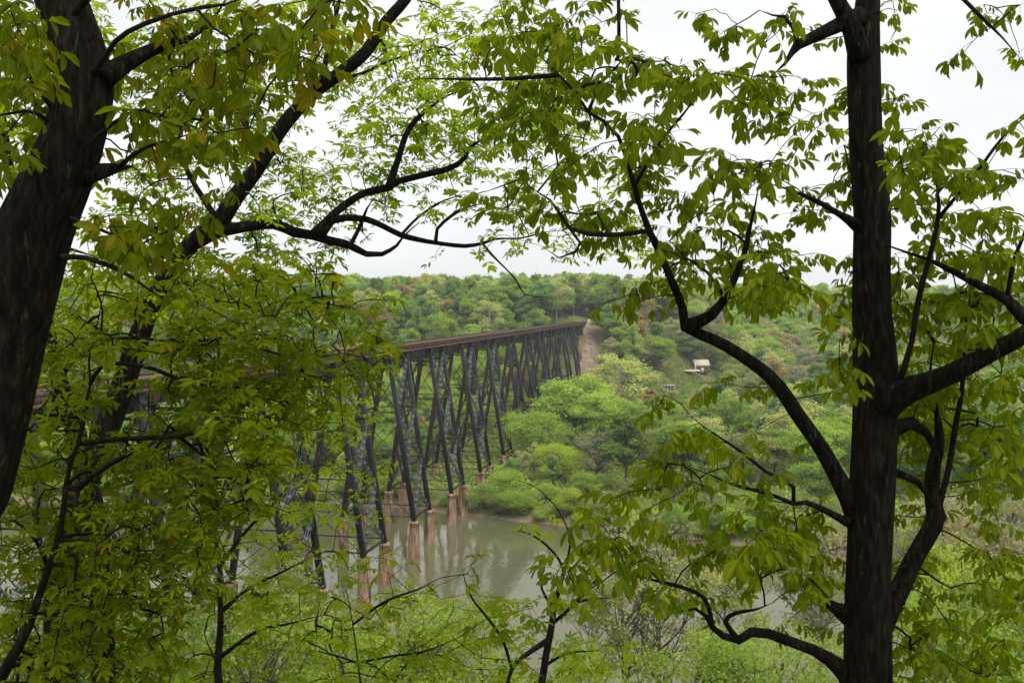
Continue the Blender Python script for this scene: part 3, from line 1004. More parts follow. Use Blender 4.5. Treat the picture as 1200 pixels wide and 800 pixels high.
a = me.attributes.new("pick", 'INT', 'POINT'); a.data.foreach_set("value", np.array([src[tk[i]][rng.integers(2)] for i in rest], np.int32))
a = me.attributes.new("turn", 'FLOAT', 'POINT'); a.data.foreach_set("value", rng.uniform(0, 6.28, len(rest)).astype(np.float32))
sc = np.column_stack([hgt[rest] * rng.uniform(1.1, 1.5, len(rest))] * 2 + [hgt[rest]])
a = me.attributes.new("size", 'FLOAT_VECTOR', 'POINT'); a.data.foreach_set("vector", sc.astype(np.float32).ravel())
tn = 1.55 * np.array([TINT[tt[i]] for i in rest]) * rng.uniform(.88, 1.12, (len(rest), 1))
a = me.attributes.new("tint", 'FLOAT_COLOR', 'POINT'); a.data.foreach_set("color", np.column_stack([tn, np.ones(len(rest))]).astype(np.float32).ravel())
wood = obj("distant_wood", me)
tag(wood, "spring wood covering the far hillside in mixed greens", "wood", None, "stuff")
ng = bpy.data.node_groups.new("scatter_wood", 'GeometryNodeTree')
ng.interface.new_socket("Geometry", in_out='INPUT', socket_type='NodeSocketGeometry')
ng.interface.new_socket("Geometry", in_out='OUTPUT', socket_type='NodeSocketGeometry')
gi, go = ng.nodes.new("NodeGroupInput"), ng.nodes.new("NodeGroupOutput")
ip = ng.nodes.new("GeometryNodeInstanceOnPoints")
ci = ng.nodes.new("GeometryNodeCollectionInfo")
ci.inputs["Collection"].default_value = wood_src
ci.inputs["Separate Children"].default_value = True
ci.inputs["Reset Children"].default_value = True
def named(nm, dt):
    k = ng.nodes.new("GeometryNodeInputNamedAttribute"); k.data_type = dt; k.inputs["Name"].default_value = nm
    return k.outputs["Attribute"]
cx = ng.nodes.new("ShaderNodeCombineXYZ")
er = ng.nodes.new("FunctionNodeEulerToRotation")
K = ng.links
K.new(gi.outputs[0], ip.inputs["Points"]); K.new(ci.outputs[0], ip.inputs["Instance"])
ip.inputs["Pick Instance"].default_value = True
K.new(named("pick", 'INT'), ip.inputs["Instance Index"])
K.new(named("turn", 'FLOAT'), cx.inputs[2]); K.new(cx.outputs[0], er.inputs[0]); K.new(er.outputs[0], ip.inputs["Rotation"])
K.new(named("size", 'FLOAT_VECTOR'), ip.inputs["Scale"])
K.new(ip.outputs[0], go.inputs[0])
md = wood.modifiers.new("scatter", 'NODES'); md.node_group = ng

# low ground cover on the far bank and under the trestle: one uncountable mass of leaf faces
def undergrowth():
    r = np.random.default_rng(21)
    n = 60000
    y = np.sqrt(r.uniform(170 ** 2, 340 ** 2, n)); x = r.uniform(-.5, .5, n) * y
    d = y - far_bank(x)
    keep = d > .4
    x, y = x[keep], y[keep]
    cl = np.sin(x * .5 + 2 * np.sin(y * .3)) * np.sin(y * .41 + x * .13)
    keep = (cl > -.55) | (y - far_bank(x) < 8)
    x, y, cl = x[keep], y[keep], cl[keep]
    n = len(x)
    z = ground(x, y) + r.uniform(.05, 1, n) * (1.0 + 1.9 * np.clip(cl, 0, 1))
    P = np.stack([x, y, z], 1)
    nr = r.normal(size=(n, 3)) + (0, -.2, .8); nr /= np.linalg.norm(nr, axis=1)[:, None]
    a = np.cross(nr, r.normal(size=(n, 3))); a /= np.linalg.norm(a, axis=1)[:, None]
    b = np.cross(nr, a); s = r.uniform(.25, .6, n)[:, None]
    V = np.stack([P - a * s, P - b * s * .6, P + a * s, P + b * s * .6], 1).reshape(-1, 3)
    me = mesh_np("undergrowth", V, [np.arange(4 * n).reshape(-1, 4)], M['crown'], False, rnd=r.uniform(0, 1, n))
    o = obj("undergrowth", me)
    o.color = (.34, .46, .07, 1)
    tag(o, "low green undergrowth along the far river bank", "undergrowth", None, "stuff")
undergrowth()
def brambles():
    r = np.random.default_rng(22)
    n = 42000
    y = r.uniform(318, 450, n); x = r.uniform(.095, .25, n) * y
    cl = np.sin(x * .45 + 2 * np.sin(y * .25)) * np.sin(y * .33 + x * .17)
    keep = (cl > -.5) & (np.hypot(x - hp[0], y - hp[1] + 2) > 5.5) & (np.hypot(x - hp3[0], y - hp3[1] + 1) > 3.5)
    x, y, cl = x[keep], y[keep], cl[keep]
    n = len(x)
    P = np.stack([x, y, ground(x, y) + r.uniform(.05, 1, n) * (.6 + 1.7 * np.clip(cl, 0, 1))], 1)
    nr = r.normal(size=(n, 3)) + (0, -.2, .8); nr /= np.linalg.norm(nr, axis=1)[:, None]
    a = np.cross(nr, r.normal(size=(n, 3))); a /= np.linalg.norm(a, axis=1)[:, None]
    b = np.cross(nr, a); s = r.uniform(.25, .55, n)[:, None]
    V = np.stack([P - a * s, P - b * s * .6, P + a * s, P + b * s * .6], 1).reshape(-1, 3)
    o = obj("brambles", mesh_np("brambles", V, [np.arange(4 * n).reshape(-1, 4)], M['crown'], False, rnd=r.uniform(0, 1, n)))
    o.color = (.27, .31, .10, 1)
    tag(o, "pale green brambles covering the slope around the cabin", "undergrowth", None, "stuff")
brambles()

# bushes along the far waterline
for k in range(64):
    x = -100 + 175 * (k + rng.uniform(.1, .9)) / 64
    y = float(far_bank(x)) + rng.uniform(-.2, 3.2)
    u, v_ = bridge_uv(x, y)
    if 4 < abs(v_) < 8.5 and min(abs(((u + 12) % 24) - 12 - 4.5), abs(((u + 12) % 24) - 12 + 4.5)) < 2.5: continue
    pxl = to_pix([[x, y, 2]])[0, 0]
    where = "left of the trestle" if v_ < -9 else ("under the trestle" if v_ < 9 else ("right of the trestle" if pxl < 760 else "below the forked limb"))
    tn = ['bright', 'lime', 'mid', 'olive'][rng.integers(4)]
    hb = capped(x, y, rng.uniform(2.6, 5.4) * (.6 if abs(v_) < 9 else 1))
    place_tree("waterside_bush", ['bush', 'bush', 'willow'][rng.integers(3)], x, y, hb, tn,
               ("small" if hb < 3.4 else "tall" if hb > 4.5 else "low") + " %s bush at the far waterline %s" % ({'bright': 'bright green', 'lime': 'lime green', 'mid': 'mid green', 'olive': 'olive'}[tn], where),
               "bushes at the far waterline " + where, rng.uniform(.9, 1.3), -.2, "bush")

# ------------------------------------------------------------------ foreground trees
def leaflet(L, W, droop, fold, twist, r):
    """One leaflet along +X from the origin; returns verts and faces (spine + two edges)."""
    t = np.array([0, .22, .5, .78, 1.0])
    w = np.array([.04, .62, 1.0, .72, .02]) * W / 2
    ang = droop * t ** 1.3
    dx = np.concatenate([[0], np.cumsum(np.diff(t) * np.cos((ang[1:] + ang[:-1]) / 2))]) * L
    dz = -np.concatenate([[0], np.cumsum(np.diff(t) * np.sin((ang[1:] + ang[:-1]) / 2))]) * L
    sp = np.stack([dx, 0 * dx, dz], 1)
    nz = np.stack([np.sin(ang), 0 * ang, np.cos(ang)], 1)
    wav = 1 + .14 * r.normal(size=5)
    sp[:, 1] += L * .06 * r.normal() * t ** 2
    le = sp + np.stack([0 * w, w * np.cos(fold) * wav, 0 * w], 1) + nz * (w * np.sin(fold))[:, None]
    re = sp + np.stack([0 * w, -w * np.cos(fold) / wav, 0 * w], 1) + nz * (w * np.sin(fold))[:, None]
    V = np.concatenate([le, sp, re])
    Q = []
    for i in range(4):
        Q += [[i, 5 + i, 6 + i, i + 1], [5 + i, 10 + i, 11 + i, 6 + i]]
    return V, np.array(Q)
RIB = np.array([0.] * 5 + [1.] * 5 + [0.] * 5)


def rot(ax, a):
    return np.array(Matrix.Rotation(a, 3, ax))


def compound_leaf(seed, n=5, style='hang'):
    """A compound leaf of n leaflets, about one unit long, stalk along +X."""
    r = np.random.default_rng(seed)
    V, Q, RB, k = [], [], [], 0
    def put(v, q):
        nonlocal k
        V.append(v); Q.append(q + k); k += len(v)
        RB.append(RIB if len(v) == 15 else np.ones(len(v)))
    stalk = np.array([[0, 0, 0], [.2, 0, .0], [.42, 0, -.03], [.6, 0, -.09]])
    v, q, _ = tube_np(stalk, [.011, .009, .008, .006], 3, cap=False)
    put(v, q)
    dr = .75 if style == 'hang' else .5
    spec = [(stalk[3], 0, .56, dr * .8)]
    for i in range((n - 1) // 2):
        pos = stalk[3] if i == 0 else (stalk[2] if i == 1 else stalk[1] * .4 + stalk[2] * .6)
        for s in (-1, 1):
            spec.append((pos, s * (.75 + .45 * i) + r.normal(0, .1), .52 - .11 * i, dr))
    for pos, az, L, d in spec:
        L *= r.uniform(.88, 1.1)
        v, q = leaflet(L, L * r.uniform(.32, .52), d * r.uniform(.6, 1.3), r.uniform(.1, .65), 0, r)
        pit = (.45 if style == 'hang' else .12) + r.normal(0, .15) + .35 * abs(az) * (style == 'hang')
        v = v @ (rot('Z', az) @ rot('Y', pit) @ rot('X', r.normal(0, .25))).T + pos
        put(v, q)
    return np.concatenate(V), np.concatenate(Q), np.concatenate(RB)


NLF = (5, 7, 5, 3, 5)
LEAVES = {'hang': [compound_leaf(s, NLF[s], 'hang') for s in range(5)], 'flat': [compound_leaf(20 + s, NLF[s], 'flat') for s in range(5)]}
leaf_cache = {}
def leaf_mesh(style, i, mat):
    key = (style, i, mat.name)
    if key not in leaf_cache:
        v, q, rb_ = LEAVES[style][i]
        leaf_cache[key] = mesh_np("leaf", v, [q], mat, True, rib=rb_)
    return leaf_cache[key]


def attractors(rows, first_row, per, depth_jit, r, scale=1.0, cellpx=50):
    """Rows of digits, one digit for each 50 px cell -> pixel positions of leafy twig ends."""
    out = []
    for i, row in enumerate(rows):
        for c, ch in enumerate(row):
            if ch in ' .0': continue
            n = r.poisson(int(ch) * per * scale)
            for _ in range(n):
                out.append((c * cellpx + r.uniform(-6, cellpx + 6), (first_row + i) * cellpx + r.uniform(-6, cellpx + 6), r.normal(0, depth_jit)))
    return out


def grow_tree(name, label, limbs, att, leaf_mat_, leaf_size, style, bark, seed, twig_r=.0028, extra=None, n_tip=(2, 4), along=.35,
              base_ground=True, hide=None, hide_r=30, mx_leaf=300, bark_thin=None, cat="tree", reach=9.0):
    """limbs: list of [(px, py, depth, width_px), ...]; the first is the trunk, rooted in the ground.
    att: pixel attractors (px, py, depth offset); extra: world-space attractors."""
    r = np.random.default_rng(seed)
    L3 = []
    for li, lm in enumerate(limbs):
        row = []
        if li > 0:                                # spring from the wood it grows out of
            allp = to_pix(np.concatenate([l[:, :3] for l in L3])); allr = np.concatenate([l[:, 3] for l in L3])
            dd = np.hypot(allp[:, 0] - lm[0][0], allp[:, 1] - lm[0][1]) - allr / allp[:, 2] * F
            jn = int(np.argmin(dd))
            if dd[jn] < 14:
                dl = allp[jn, 2] - lm[0][2]
                k_ = len(lm) - 1
                lm = [(a_, b_, c_ + dl * (1 - q_ / k_), w_) for q_, (a_, b_, c_, w_) in enumerate(lm)]
                if dd[jn] > 0 or allr[jn] / allp[jn, 2] * F < 8: lm = [(allp[jn, 0], allp[jn, 1], allp[jn, 2], lm[0][3])] + lm[1:]
        for (px, py, d, w) in lm:
            p = pix(px, py, d)
            row.append([*p, w / F * d / 2])
        row = np.array(row)
        if li == 0 and base_ground:
            b = row[0].copy()
            g = float(ground(b[0], b[1]))
            if b[2] > g:
                row = np.vstack([[b[0], b[1], g - .3, b[3] * 1.35], [b[0], b[1], g + .25 * (b[2] - g), b[3] * 1.08], row])
        L3.append(spline(row, .09))
    root_p = L3[0][0, :3]
    root = empty(name, root_p)
    tag(root, label, cat)
    for li, l3 in enumerate(L3):
        rad = np.maximum(l3[:, 3], .002)
        if l3[-1, 3] < .02: rad = rad * np.interp(np.linspace(0, 1, len(rad)), [0, .6, 1], [1, 1, .3])
        if li > 0: l3[0, :3] = l3[0, :3]
        big = rad.max() > .03
        if li > 0 and big: rad = rad * np.interp(np.arange(len(rad)), [0, 2, 5], [1.35, 1.15, 1.0])
        sides = 40 if rad.max() > .08 else (12 if big else 7)
        wob = np.zeros((len(l3), 3))
        if not big or li > 0:
            s = np.arange(len(l3))
            for k in range(3):
                wob[:, k] = .11 * rad * (np.sin(s * .55 + r.uniform(0, 6)) + .6 * np.sin(s * 1.3 + r.uniform(0, 6)))
        pts_ = l3[:, :3] + wob - root_p
        mb = MB(); mb.tube(pts_, rad, sides, True, .10 if big else .05, seed * 31 + li)
        mb.build("trunk" if li == 0 else "limb", bark if big else (bark_thin or bark), root, True)
    # skeleton nodes
    NP = np.concatenate([l[:, :3] for l in L3]); NR = np.concatenate([l[:, 3] for l in L3])
    npix = to_pix(NP)
    A = []
    for (px, py, dj) in att:
        j = np.argmin((npix[:, 0] - px) ** 2 + (npix[:, 1] - py) ** 2)
        if NR[j] / npix[j, 2] * F > 2.2 and math.hypot(npix[j, 0] - px, npix[j, 1] - py) < 34: dj = abs(dj) + .3
        if hide is not None and np.min(np.hypot(hide[:, 0] - px, hide[:, 1] - py)) < hide_r and r.uniform() < .9: continue
        A.append(pix(px, py, max(2.2, npix[j, 2] + dj)))
    if extra is not None: A += list(extra)
    A = np.array(A)
    d0 = np.array([np.min(((NP - a) ** 2).sum(1)) for a in A])
    order_ = np.argsort(d0)
    nodes = np.zeros((len(NP) + len(A) * 10, 3)); nodes[:len(NP)] = NP
    plen = np.zeros(len(nodes)); plen[:len(NP)] = 0
    par = np.full(len(nodes), -1); cnt = np.zeros(len(nodes))
    lim = np.full(len(nodes), 9.0); lim[:len(NP)] = NR
    n = len(NP)
    paths, tips, lvs = [], [], []
    for ai in order_:
        a = A[ai]
        dv = nodes[:n] - a
        dist = np.sqrt((dv ** 2).sum(1))
        cost = dist + .18 * plen[:n] + np.where(nodes[:n, 2] > a[2] + .25, .15, 0)
        j = int(np.argmin(cost))
        s = nodes[j]
        L = dist[j]
        if L > reach: continue
        k = int(np.clip(L / .1, 3, 9))
        t = np.linspace(0, 1, k + 1)[:, None]
        bend = r.normal(0, .10, 3) * L
        bend[2] += .10 * L
        wig = r.normal(0, .012, (k + 1, 3)) * min(1, L); wig[0] = 0
        pth = s * (1 - t) + a * t + bend * (t * (1 - t) * 2) + wig
        idx = [j]
        for q in range(1, k + 1):
            nodes[n] = pth[q]; par[n] = idx[-1]; plen[n] = plen[idx[-1]] + L / k
            idx.append(n); n += 1
        paths.append(idx)
        tips.append((idx[-1], pth[-1] - pth[-2]))
        for q in range(max(1, k // 2), k):
            if r.uniform() < along: lvs.append((pth[q], pth[q] - pth[q - 1], 1))
    for idx in paths:
        i = idx[-1]
        while i >= 0:
            cnt[i] += 1
            i = par[i]
    V, Q, T, m = [], [], [], 0
    for idx in paths:
        rad = twig_r * np.maximum(cnt[idx], 1) ** .42
        rad[0] = min(rad[0], rad[1] * 1.15, lim[idx[0]] * .9)
        rad[-1] *= .7
        v, q, t = tube_np(nodes[idx], rad, 5, 0, 0, True)
        V.append(v); Q.append(q + m); T.append(t + m); m += len(v)
    if V:
        tag(obj("twigs", mesh_np("twigs", np.concatenate(V) - root_p, [np.concatenate(Q), np.concatenate(T)], bark_thin or bark), root), kind="stuff")
    # leaves
    for ti, d in tips:
        k = r.integers(n_tip[0], n_tip[1] + 1)
        a0 = r.uniform(0, 6.28)
        for q in range(k):
            lvs.append((nodes[ti], d, 2 + (a0 + q * 6.28 / k)))
    P = np.array([l[0] for l in lvs]); D = np.array([l[1] for l in lvs])
    D[:, 2] *= .3
    D /= np.linalg.norm(D, axis=1)[:, None] + 1e-9
    nL = len(P)
    az = np.arctan2(D[:, 1], D[:, 0]) + r.normal(0, .9, nL)
    for i, l in enumerate(lvs):
        if l[2] >= 2: az[i] = np.arctan2(D[i, 1], D[i, 0]) * .3 + l[2] + r.normal(0, .3)
    pit = r.normal(.12 if style == 'flat' else .16, .36, nL)
    rol = r.normal(0, .35, nL)
    S = leaf_size * np.clip(r.normal(.95, .24, nL), .45, 1.5)
    ca, sa, cp_, sp_ = np.cos(az), np.sin(az), np.cos(pit), np.sin(pit)
    X = np.stack([ca * cp_, sa * cp_, -sp_], 1)
    Y = np.stack([-sa, ca, 0 * sa], 1)
    Z = np.cross(X, Y)
    Y2 = Y * np.cos(rol)[:, None] + Z * np.sin(rol)[:, None]
    Z2 = np.cross(X, Y2)
    R3 = np.stack([X, Y2, Z2], 2) * S[:, None, None]
    var = r.integers(0, 5, nL)
    pp = to_pix(P + X * S[:, None] * .6)
    inside = (pp[:, 0] > -20) & (pp[:, 0] < 1220) & (pp[:, 1] > -20) & (pp[:, 1] < 820) & (pp[:, 2] > .3)
    score = np.where(inside, S / np.maximum(pp[:, 2], .3), -1)
    top = [i for i in np.argsort(-score)[:mx_leaf] if score[i] > 0]
    for i in top:
        o = obj("leaf", leaf_mesh(style, int(var[i]), leaf_mat_), root)
        mt = Matrix(R3[i].tolist()).to_4x4()
        mt.translation = Vector((P[i] - root_p).tolist())
        o.matrix_local = mt
    restm = np.ones(nL, bool); restm[top] = False
    VV, QQ, RR, RBS, m = [], [], [], [], 0
    for k in range(5):
        w = np.where(restm & (var == k))[0]
        if not len(w): continue
        lv, lq, lrb = LEAVES[style][k]
        v = np.einsum('nij,vj->nvi', R3[w], lv) + (P[w] - root_p)[:, None, :]
        VV.append(v.reshape(-1, 3))
        QQ.append((lq[None] + (np.arange(len(w)) * len(lv))[:, None, None]).reshape(-1, 4) + m)
        RR.append(np.repeat(r.uniform(0, 1, len(w)), len(lq)))
        RBS.append(np.tile(lrb, len(w)))
        m += len(w) * len(lv)
    if VV:
        tag(obj("foliage", mesh_np("foliage", np.concatenate(VV), [np.concatenate(QQ)], leaf_mat_, True, rnd=np.concatenate(RR), rib=np.concatenate(RBS)), root), kind="stuff")
    print("TREE", name, "leaves", nL, "tips", len(tips))
    return root


def dz(lst, d0, d1=None):
    """[(x, y, w)...] -> [(x, y, depth, w)...] with depth running from d0 to d1."""
    d1 = d0 if d1 is None else d1
    n = max(len(lst) - 1, 1)
    return [(a, b, d0 + (d1 - d0) * i / n, w) for i, (a, b, w) in enumerate(lst)]


# ---- the right-hand tree
D5 = 7.3
R_limbs = [
    dz([(1017, 790, 55), (1017, 700, 52), (1021, 590, 51), (1025, 500, 50), (1026, 430, 50), (1021, 350, 43), (1022, 250, 41), (1017, 200, 38),
        (1014, 150, 36), (1012, 60, 36), (1017, 0, 27), (1022, -120, 24), (1015, -300, 20), (1000, -520, 12)], D5),
    dz([(1010, 620, 20.4), (998, 592, 21.8), (985, 568, 20.4), (965, 530, 18.4), (945, 498, 17.7), (915, 455, 16.3), (890, 432, 15.0), (850, 405, 13.6), (822, 392, 12.9), (803, 383, 11.6), (800, 360, 10.2),
        (788, 330, 8.8), (775, 300, 8.2), (760, 270, 8.2), (748, 235, 7.5), (738, 200, 6.8), (725, 160, 6.8), (708, 142, 6.1), (690, 132, 6.1), (675, 110, 5.4),
        (655, 88, 4.8), (635, 68, 4.1), (615, 56, 3.4), (600, 45, 3.4), (590, 20, 2.7), (583, -10, 2.0)], D5, 6.6),
    dz([(812, 386, 14), (835, 368, 11), (850, 350, 9), (862, 325, 8), (872, 300, 7), (878, 270, 6), (885, 240, 5), (890, 212, 3)], 7.05, 6.7),
    dz([(855, 345, 6), (880, 335, 4), (900, 328, 3), (925, 325, 2)], 6.95, 6.5),
    dz([(850, 348, 5), (830, 320, 4), (800, 300, 3), (775, 293, 2)], 6.95, 6.6),
    dz([(755, 277, 6), (725, 275, 6), (690, 274, 6), (668, 268, 5), (655, 250, 4.5), (645, 235, 4), (630, 225, 3), (610, 210, 2)], 6.95, 7.3),
    dz([(668, 268, 4), (680, 285, 3), (675, 295, 3), (655, 302, 2.5), (640, 292, 2)], 7.1, 7.2),
    dz([(652, 91, 6), (600, 92, 5), (540, 93, 4), (485, 92, 2.5)], 6.65, 7.0),
    dz([(675, 110, 5), (685, 100, 4), (705, 95, 3), (725, 75, 2), (735, 68, 2)], 6.7, 6.4),
    dz([(690, 132, 4), (702, 98, 3), (722, 80, 3), (735, 60, 2)], 6.7, 6.9),
    dz([(745, 220, 5), (760, 190, 4), (775, 165, 4), (800, 135, 3), (830, 95, 2)], 6.75, 6.5),
    dz([(1028, 482, 24.6), (1042, 474, 29.5), (1060, 462, 27.9), (1090, 448, 24.6), (1130, 428, 23.0), (1170, 407, 21.3), (1210, 385, 19.7), (1300, 320, 14.8), (1400, 200, 8.2)], D5, 6.3),
    dz([(1030, 740, 20.3), (1045, 712, 20.3), (1056, 688, 21.1), (1068, 660, 21.8), (1085, 630, 21.1), (1095, 605, 21.1), (1092, 580, 17.2), (1095, 545, 15.6), (1101, 515, 12.5), (1098, 480, 8.6), (1090, 440, 6.2), (1095, 400, 3.9)], D5, 7.8),
    dz([(1035, 505, 18), (1050, 501, 16), (1068, 496, 13), (1085, 507, 9), (1096, 525, 7)], D5, 7.6),
    dz([(1096, 608, 9), (1108, 565, 7), (1118, 510, 7), (1127, 460, 6), (1130, 425, 5), (1132, 380, 4), (1140, 330, 2)], 7.6, 7.2),
    dz([(1008, 815, 22.8), (990, 788, 19.8), (972, 772, 15.2), (955, 762, 12.9), (930, 752, 12.2), (900, 742, 11.4), (880, 740, 11.4), (865, 749, 10.6), (848, 745, 9.1), (835, 735, 8.4),
        (828, 722, 6.8), (815, 713, 6.1), (800, 716, 5.3), (790, 710, 3.8), (784, 695, 2.3)], D5, 6.6),
    dz([(1000, 724, 18), (990, 718, 17), (980, 713, 13), (974, 709, 11)], D5, 7.2),
    dz([(1030, 540, 12), (1046, 552, 8), (1075, 565, 7), (1092, 590, 5)], D5, 7.5),
    dz([(845, 722, 6), (825, 700, 5), (790, 685, 5), (760, 678, 4), (735, 668, 3)], 6.8, 6.6),
    dz([(862, 746, 8), (850, 728, 6), (862, 718, 5), (885, 714, 4), (905, 706, 2)], 6.8, 6.5),
    dz([(1002, 614, 11), (990, 610, 9), (968, 598, 7), (945, 588, 6), (930, 590, 5), (900, 578, 5), (860, 568, 4), (830, 555, 3), (800, 545, 2)], D5, 6.5),
    dz([(932, 588, 5), (930, 570, 5), (915, 560, 4), (897, 552, 4), (870, 530, 4), (825, 500, 3), (807, 485, 2)], 7.0, 6.6),
    dz([(1008, 268, 12), (995, 258, 9), (985, 252, 7), (965, 240, 6), (945, 230, 5), (925, 222, 4), (900, 215, 3)], D5, 6.8),
    dz([(1008, 18, 18), (990, 25, 15), (975, 33, 14), (955, 42, 12), (935, 52, 11), (928, 62, 9), (920, 75, 7), (908, 86, 4)], D5, 7.0),
    dz([(932, 50, 6), (930, 34, 5), (920, 20, 4), (905, 18, 3), (890, 12, 2)], 7.05, 6.9),
    dz([(1008, 70, 20), (1000, 40, 20), (988, 12, 18), (975, -12, 16), (950, -80, 12), (920, -180, 7)], D5, 7.0),
    dz([(1260, 380, 18), (1230, 382, 17), (1200, 372, 15), (1180, 350, 12), (1150, 335, 10), (1120, 320, 8), (1085, 303, 6), (1060, 295, 5), (1030, 284, 4)], 6.6, 7.2),
    dz([(1050, 455, 9), (1060, 430, 8), (1068, 400, 7), (1073, 370, 7), (1082, 330, 7), (1090, 300, 6), (1100, 255, 6), (1098, 222, 4), (1092, 190, 3), (1080, 150, 2)], 7.1, 6.6),
    dz([(1100, 258, 5), (1125, 225, 4), (1150, 195, 4), (1180, 155, 4), (1215, 128, 3)], 6.8, 6.4),
    dz([(1178, 350, 6), (1190, 300, 5), (1200, 275, 4), (1215, 220, 3)], 6.7, 6.5),
    dz([(1090, -40, 8), (1130, 0, 5), (1150, 20, 4.5), (1175, 45, 4), (1195, 68, 2)], 6.9, 6.7),
]
MAP_R = [
    "...........1322.1.1.1..1",
    "...........23332231.1.11",
    "...........1332333212200",
    "...........1233223333322",
    "...........1123332222333",
    "............113332..1133",
    "..............1233323155",
    "..................124555",
    "...................2.444",
    "...............122.1.555",
    "...............2211..444",
    "..............11112.1222",
    ".............2222221...3",
    ".............2111121.234",
    "..................11.344",
    ".....................444"]
r5 = np.random.default_rng(55)
# the crown overhead, above and behind the camera
def overhead(r, n, x0, x1, y0, y1, ztop):
    out = []
    while len(out) < n:
        x, y = r.uniform(x0, x1), r.uniform(y0, y1)
        lo = max(2.2, .36 * max(y, 0) + 1.2)
        z = r.uniform(lo, ztop)
        out.append(np.array([x, y, EYE + z]))
    return out
grow_tree("hickory_tree", "dark straight-trunked tree on the right with a long forked limb reaching left", R_limbs,
          attractors(MAP_R, 0, 1.95, .5, r5), M['leaf_right'], .185, 'hang', M['bark'], 5, n_tip=(3, 5), along=.35, bark_thin=M['bark_smooth'],
          extra=overhead(r5, 150, -1, 8, 1, 10, 7.5))

# ---- the big leaning trunk on the left
D1 = 5.0
L1_limbs = [
    dz([(-70, 680, 104), (-40, 560, 100), (-15, 470, 95), (5, 390, 92), (25, 320, 90), (45, 260, 84), (72, 200, 74), (90, 150, 66), (99, 100, 64), (90, 50, 58), (72, 0, 56),
        (55, -80, 52), (30, -250, 40), (10, -500, 18)], D1),
    dz([(115, 92, 24), (132, 84, 20), (150, 75, 18), (175, 62, 14), (200, 52, 12), (220, 46, 9), (245, 30, 6), (270, -10, 4)], D1, 5.4),
    dz([(98, 102, 7), (118, 75, 7), (135, 50, 6), (150, 38, 6), (170, 28, 6), (200, 17, 5), (230, 10, 5), (265, 5, 4), (290, -4, 3), (330, -10, 2)], 5.0, 4.2),
    dz([(222, 14, 4), (250, 33, 3), (280, 52, 3), (305, 68, 3), (340, 75, 2)], 4.4, 4.1),
    dz([(95, 210, 22), (110, 204, 18), (125, 200, 15), (140, 197, 13), (155, 195, 8)], D1, 5.2),
    dz([(135, 194, 6), (155, 182, 5), (178, 170, 4), (200, 165, 2)], 5.1, 4.7),
    dz([(80, 150, 7), (45, 105, 5), (30, 80, 4), (10, 62, 3), (-10, 50, 2)], 5.0, 4.4),
    dz([(80, 158, 7), (45, 134, 5), (30, 130, 4), (0, 135, 4), (-25, 140, 2)], 5.0, 4.5),
    dz([(58, 300, 8), (75, 301, 7), (100, 302, 6), (130, 312, 6), (155, 325, 5), (175, 340, 4), (205, 358, 2)], D1, 4.8),
    dz([(78, 252, 6), (95, 261, 5), (115, 268, 4), (150, 283, 4), (185, 300, 3), (225, 312, 2)], D1, 4.7),
    dz([(95, 178, 6), (132, 145, 5), (170, 128, 4), (200, 150, 3), (222, 140, 2)], 5.0, 4.4),
    dz([(80, 25, 10), (140, -40, 8), (230, -60, 6), (330, -40, 5), (390, -10, 3)], 5.0, 4.0),
]
MAP_1 = [
    "421344332...............",
    "422343131...............",
    "21.3431.................",
    "21.232..................",
    "..1222..................",
    "..2321..................",
    "...12..................."]
r1 = np.random.default_rng(11)
grow_tree("leaning_tree", "thick dark trunk leaning in at the left edge with large hanging leaves", L1_limbs,
          attractors(MAP_1, 0, 2.2, .35, r1), M['leaf_near'], .145, 'hang', M['bark'], 6, n_tip=(3, 4), along=.3, hide=np.array([(a + (c - a) * t, b + (d - b) * t) for (a, b, c, d) in ((176, 360, 258, 258), (258, 258, 365, 112), (365, 112, 480, 0)) for t in np.linspace(0, 1, 20)]), bark_thin=M['bark_smooth'],
          extra=overhead(r1, 170, -9, 2, -2, 8, 7) + [np.array([r1.uniform(-8, -4.2), r1.uniform(2, 7), EYE + r1.uniform(-1.5, 5)]) for _ in range(60)])

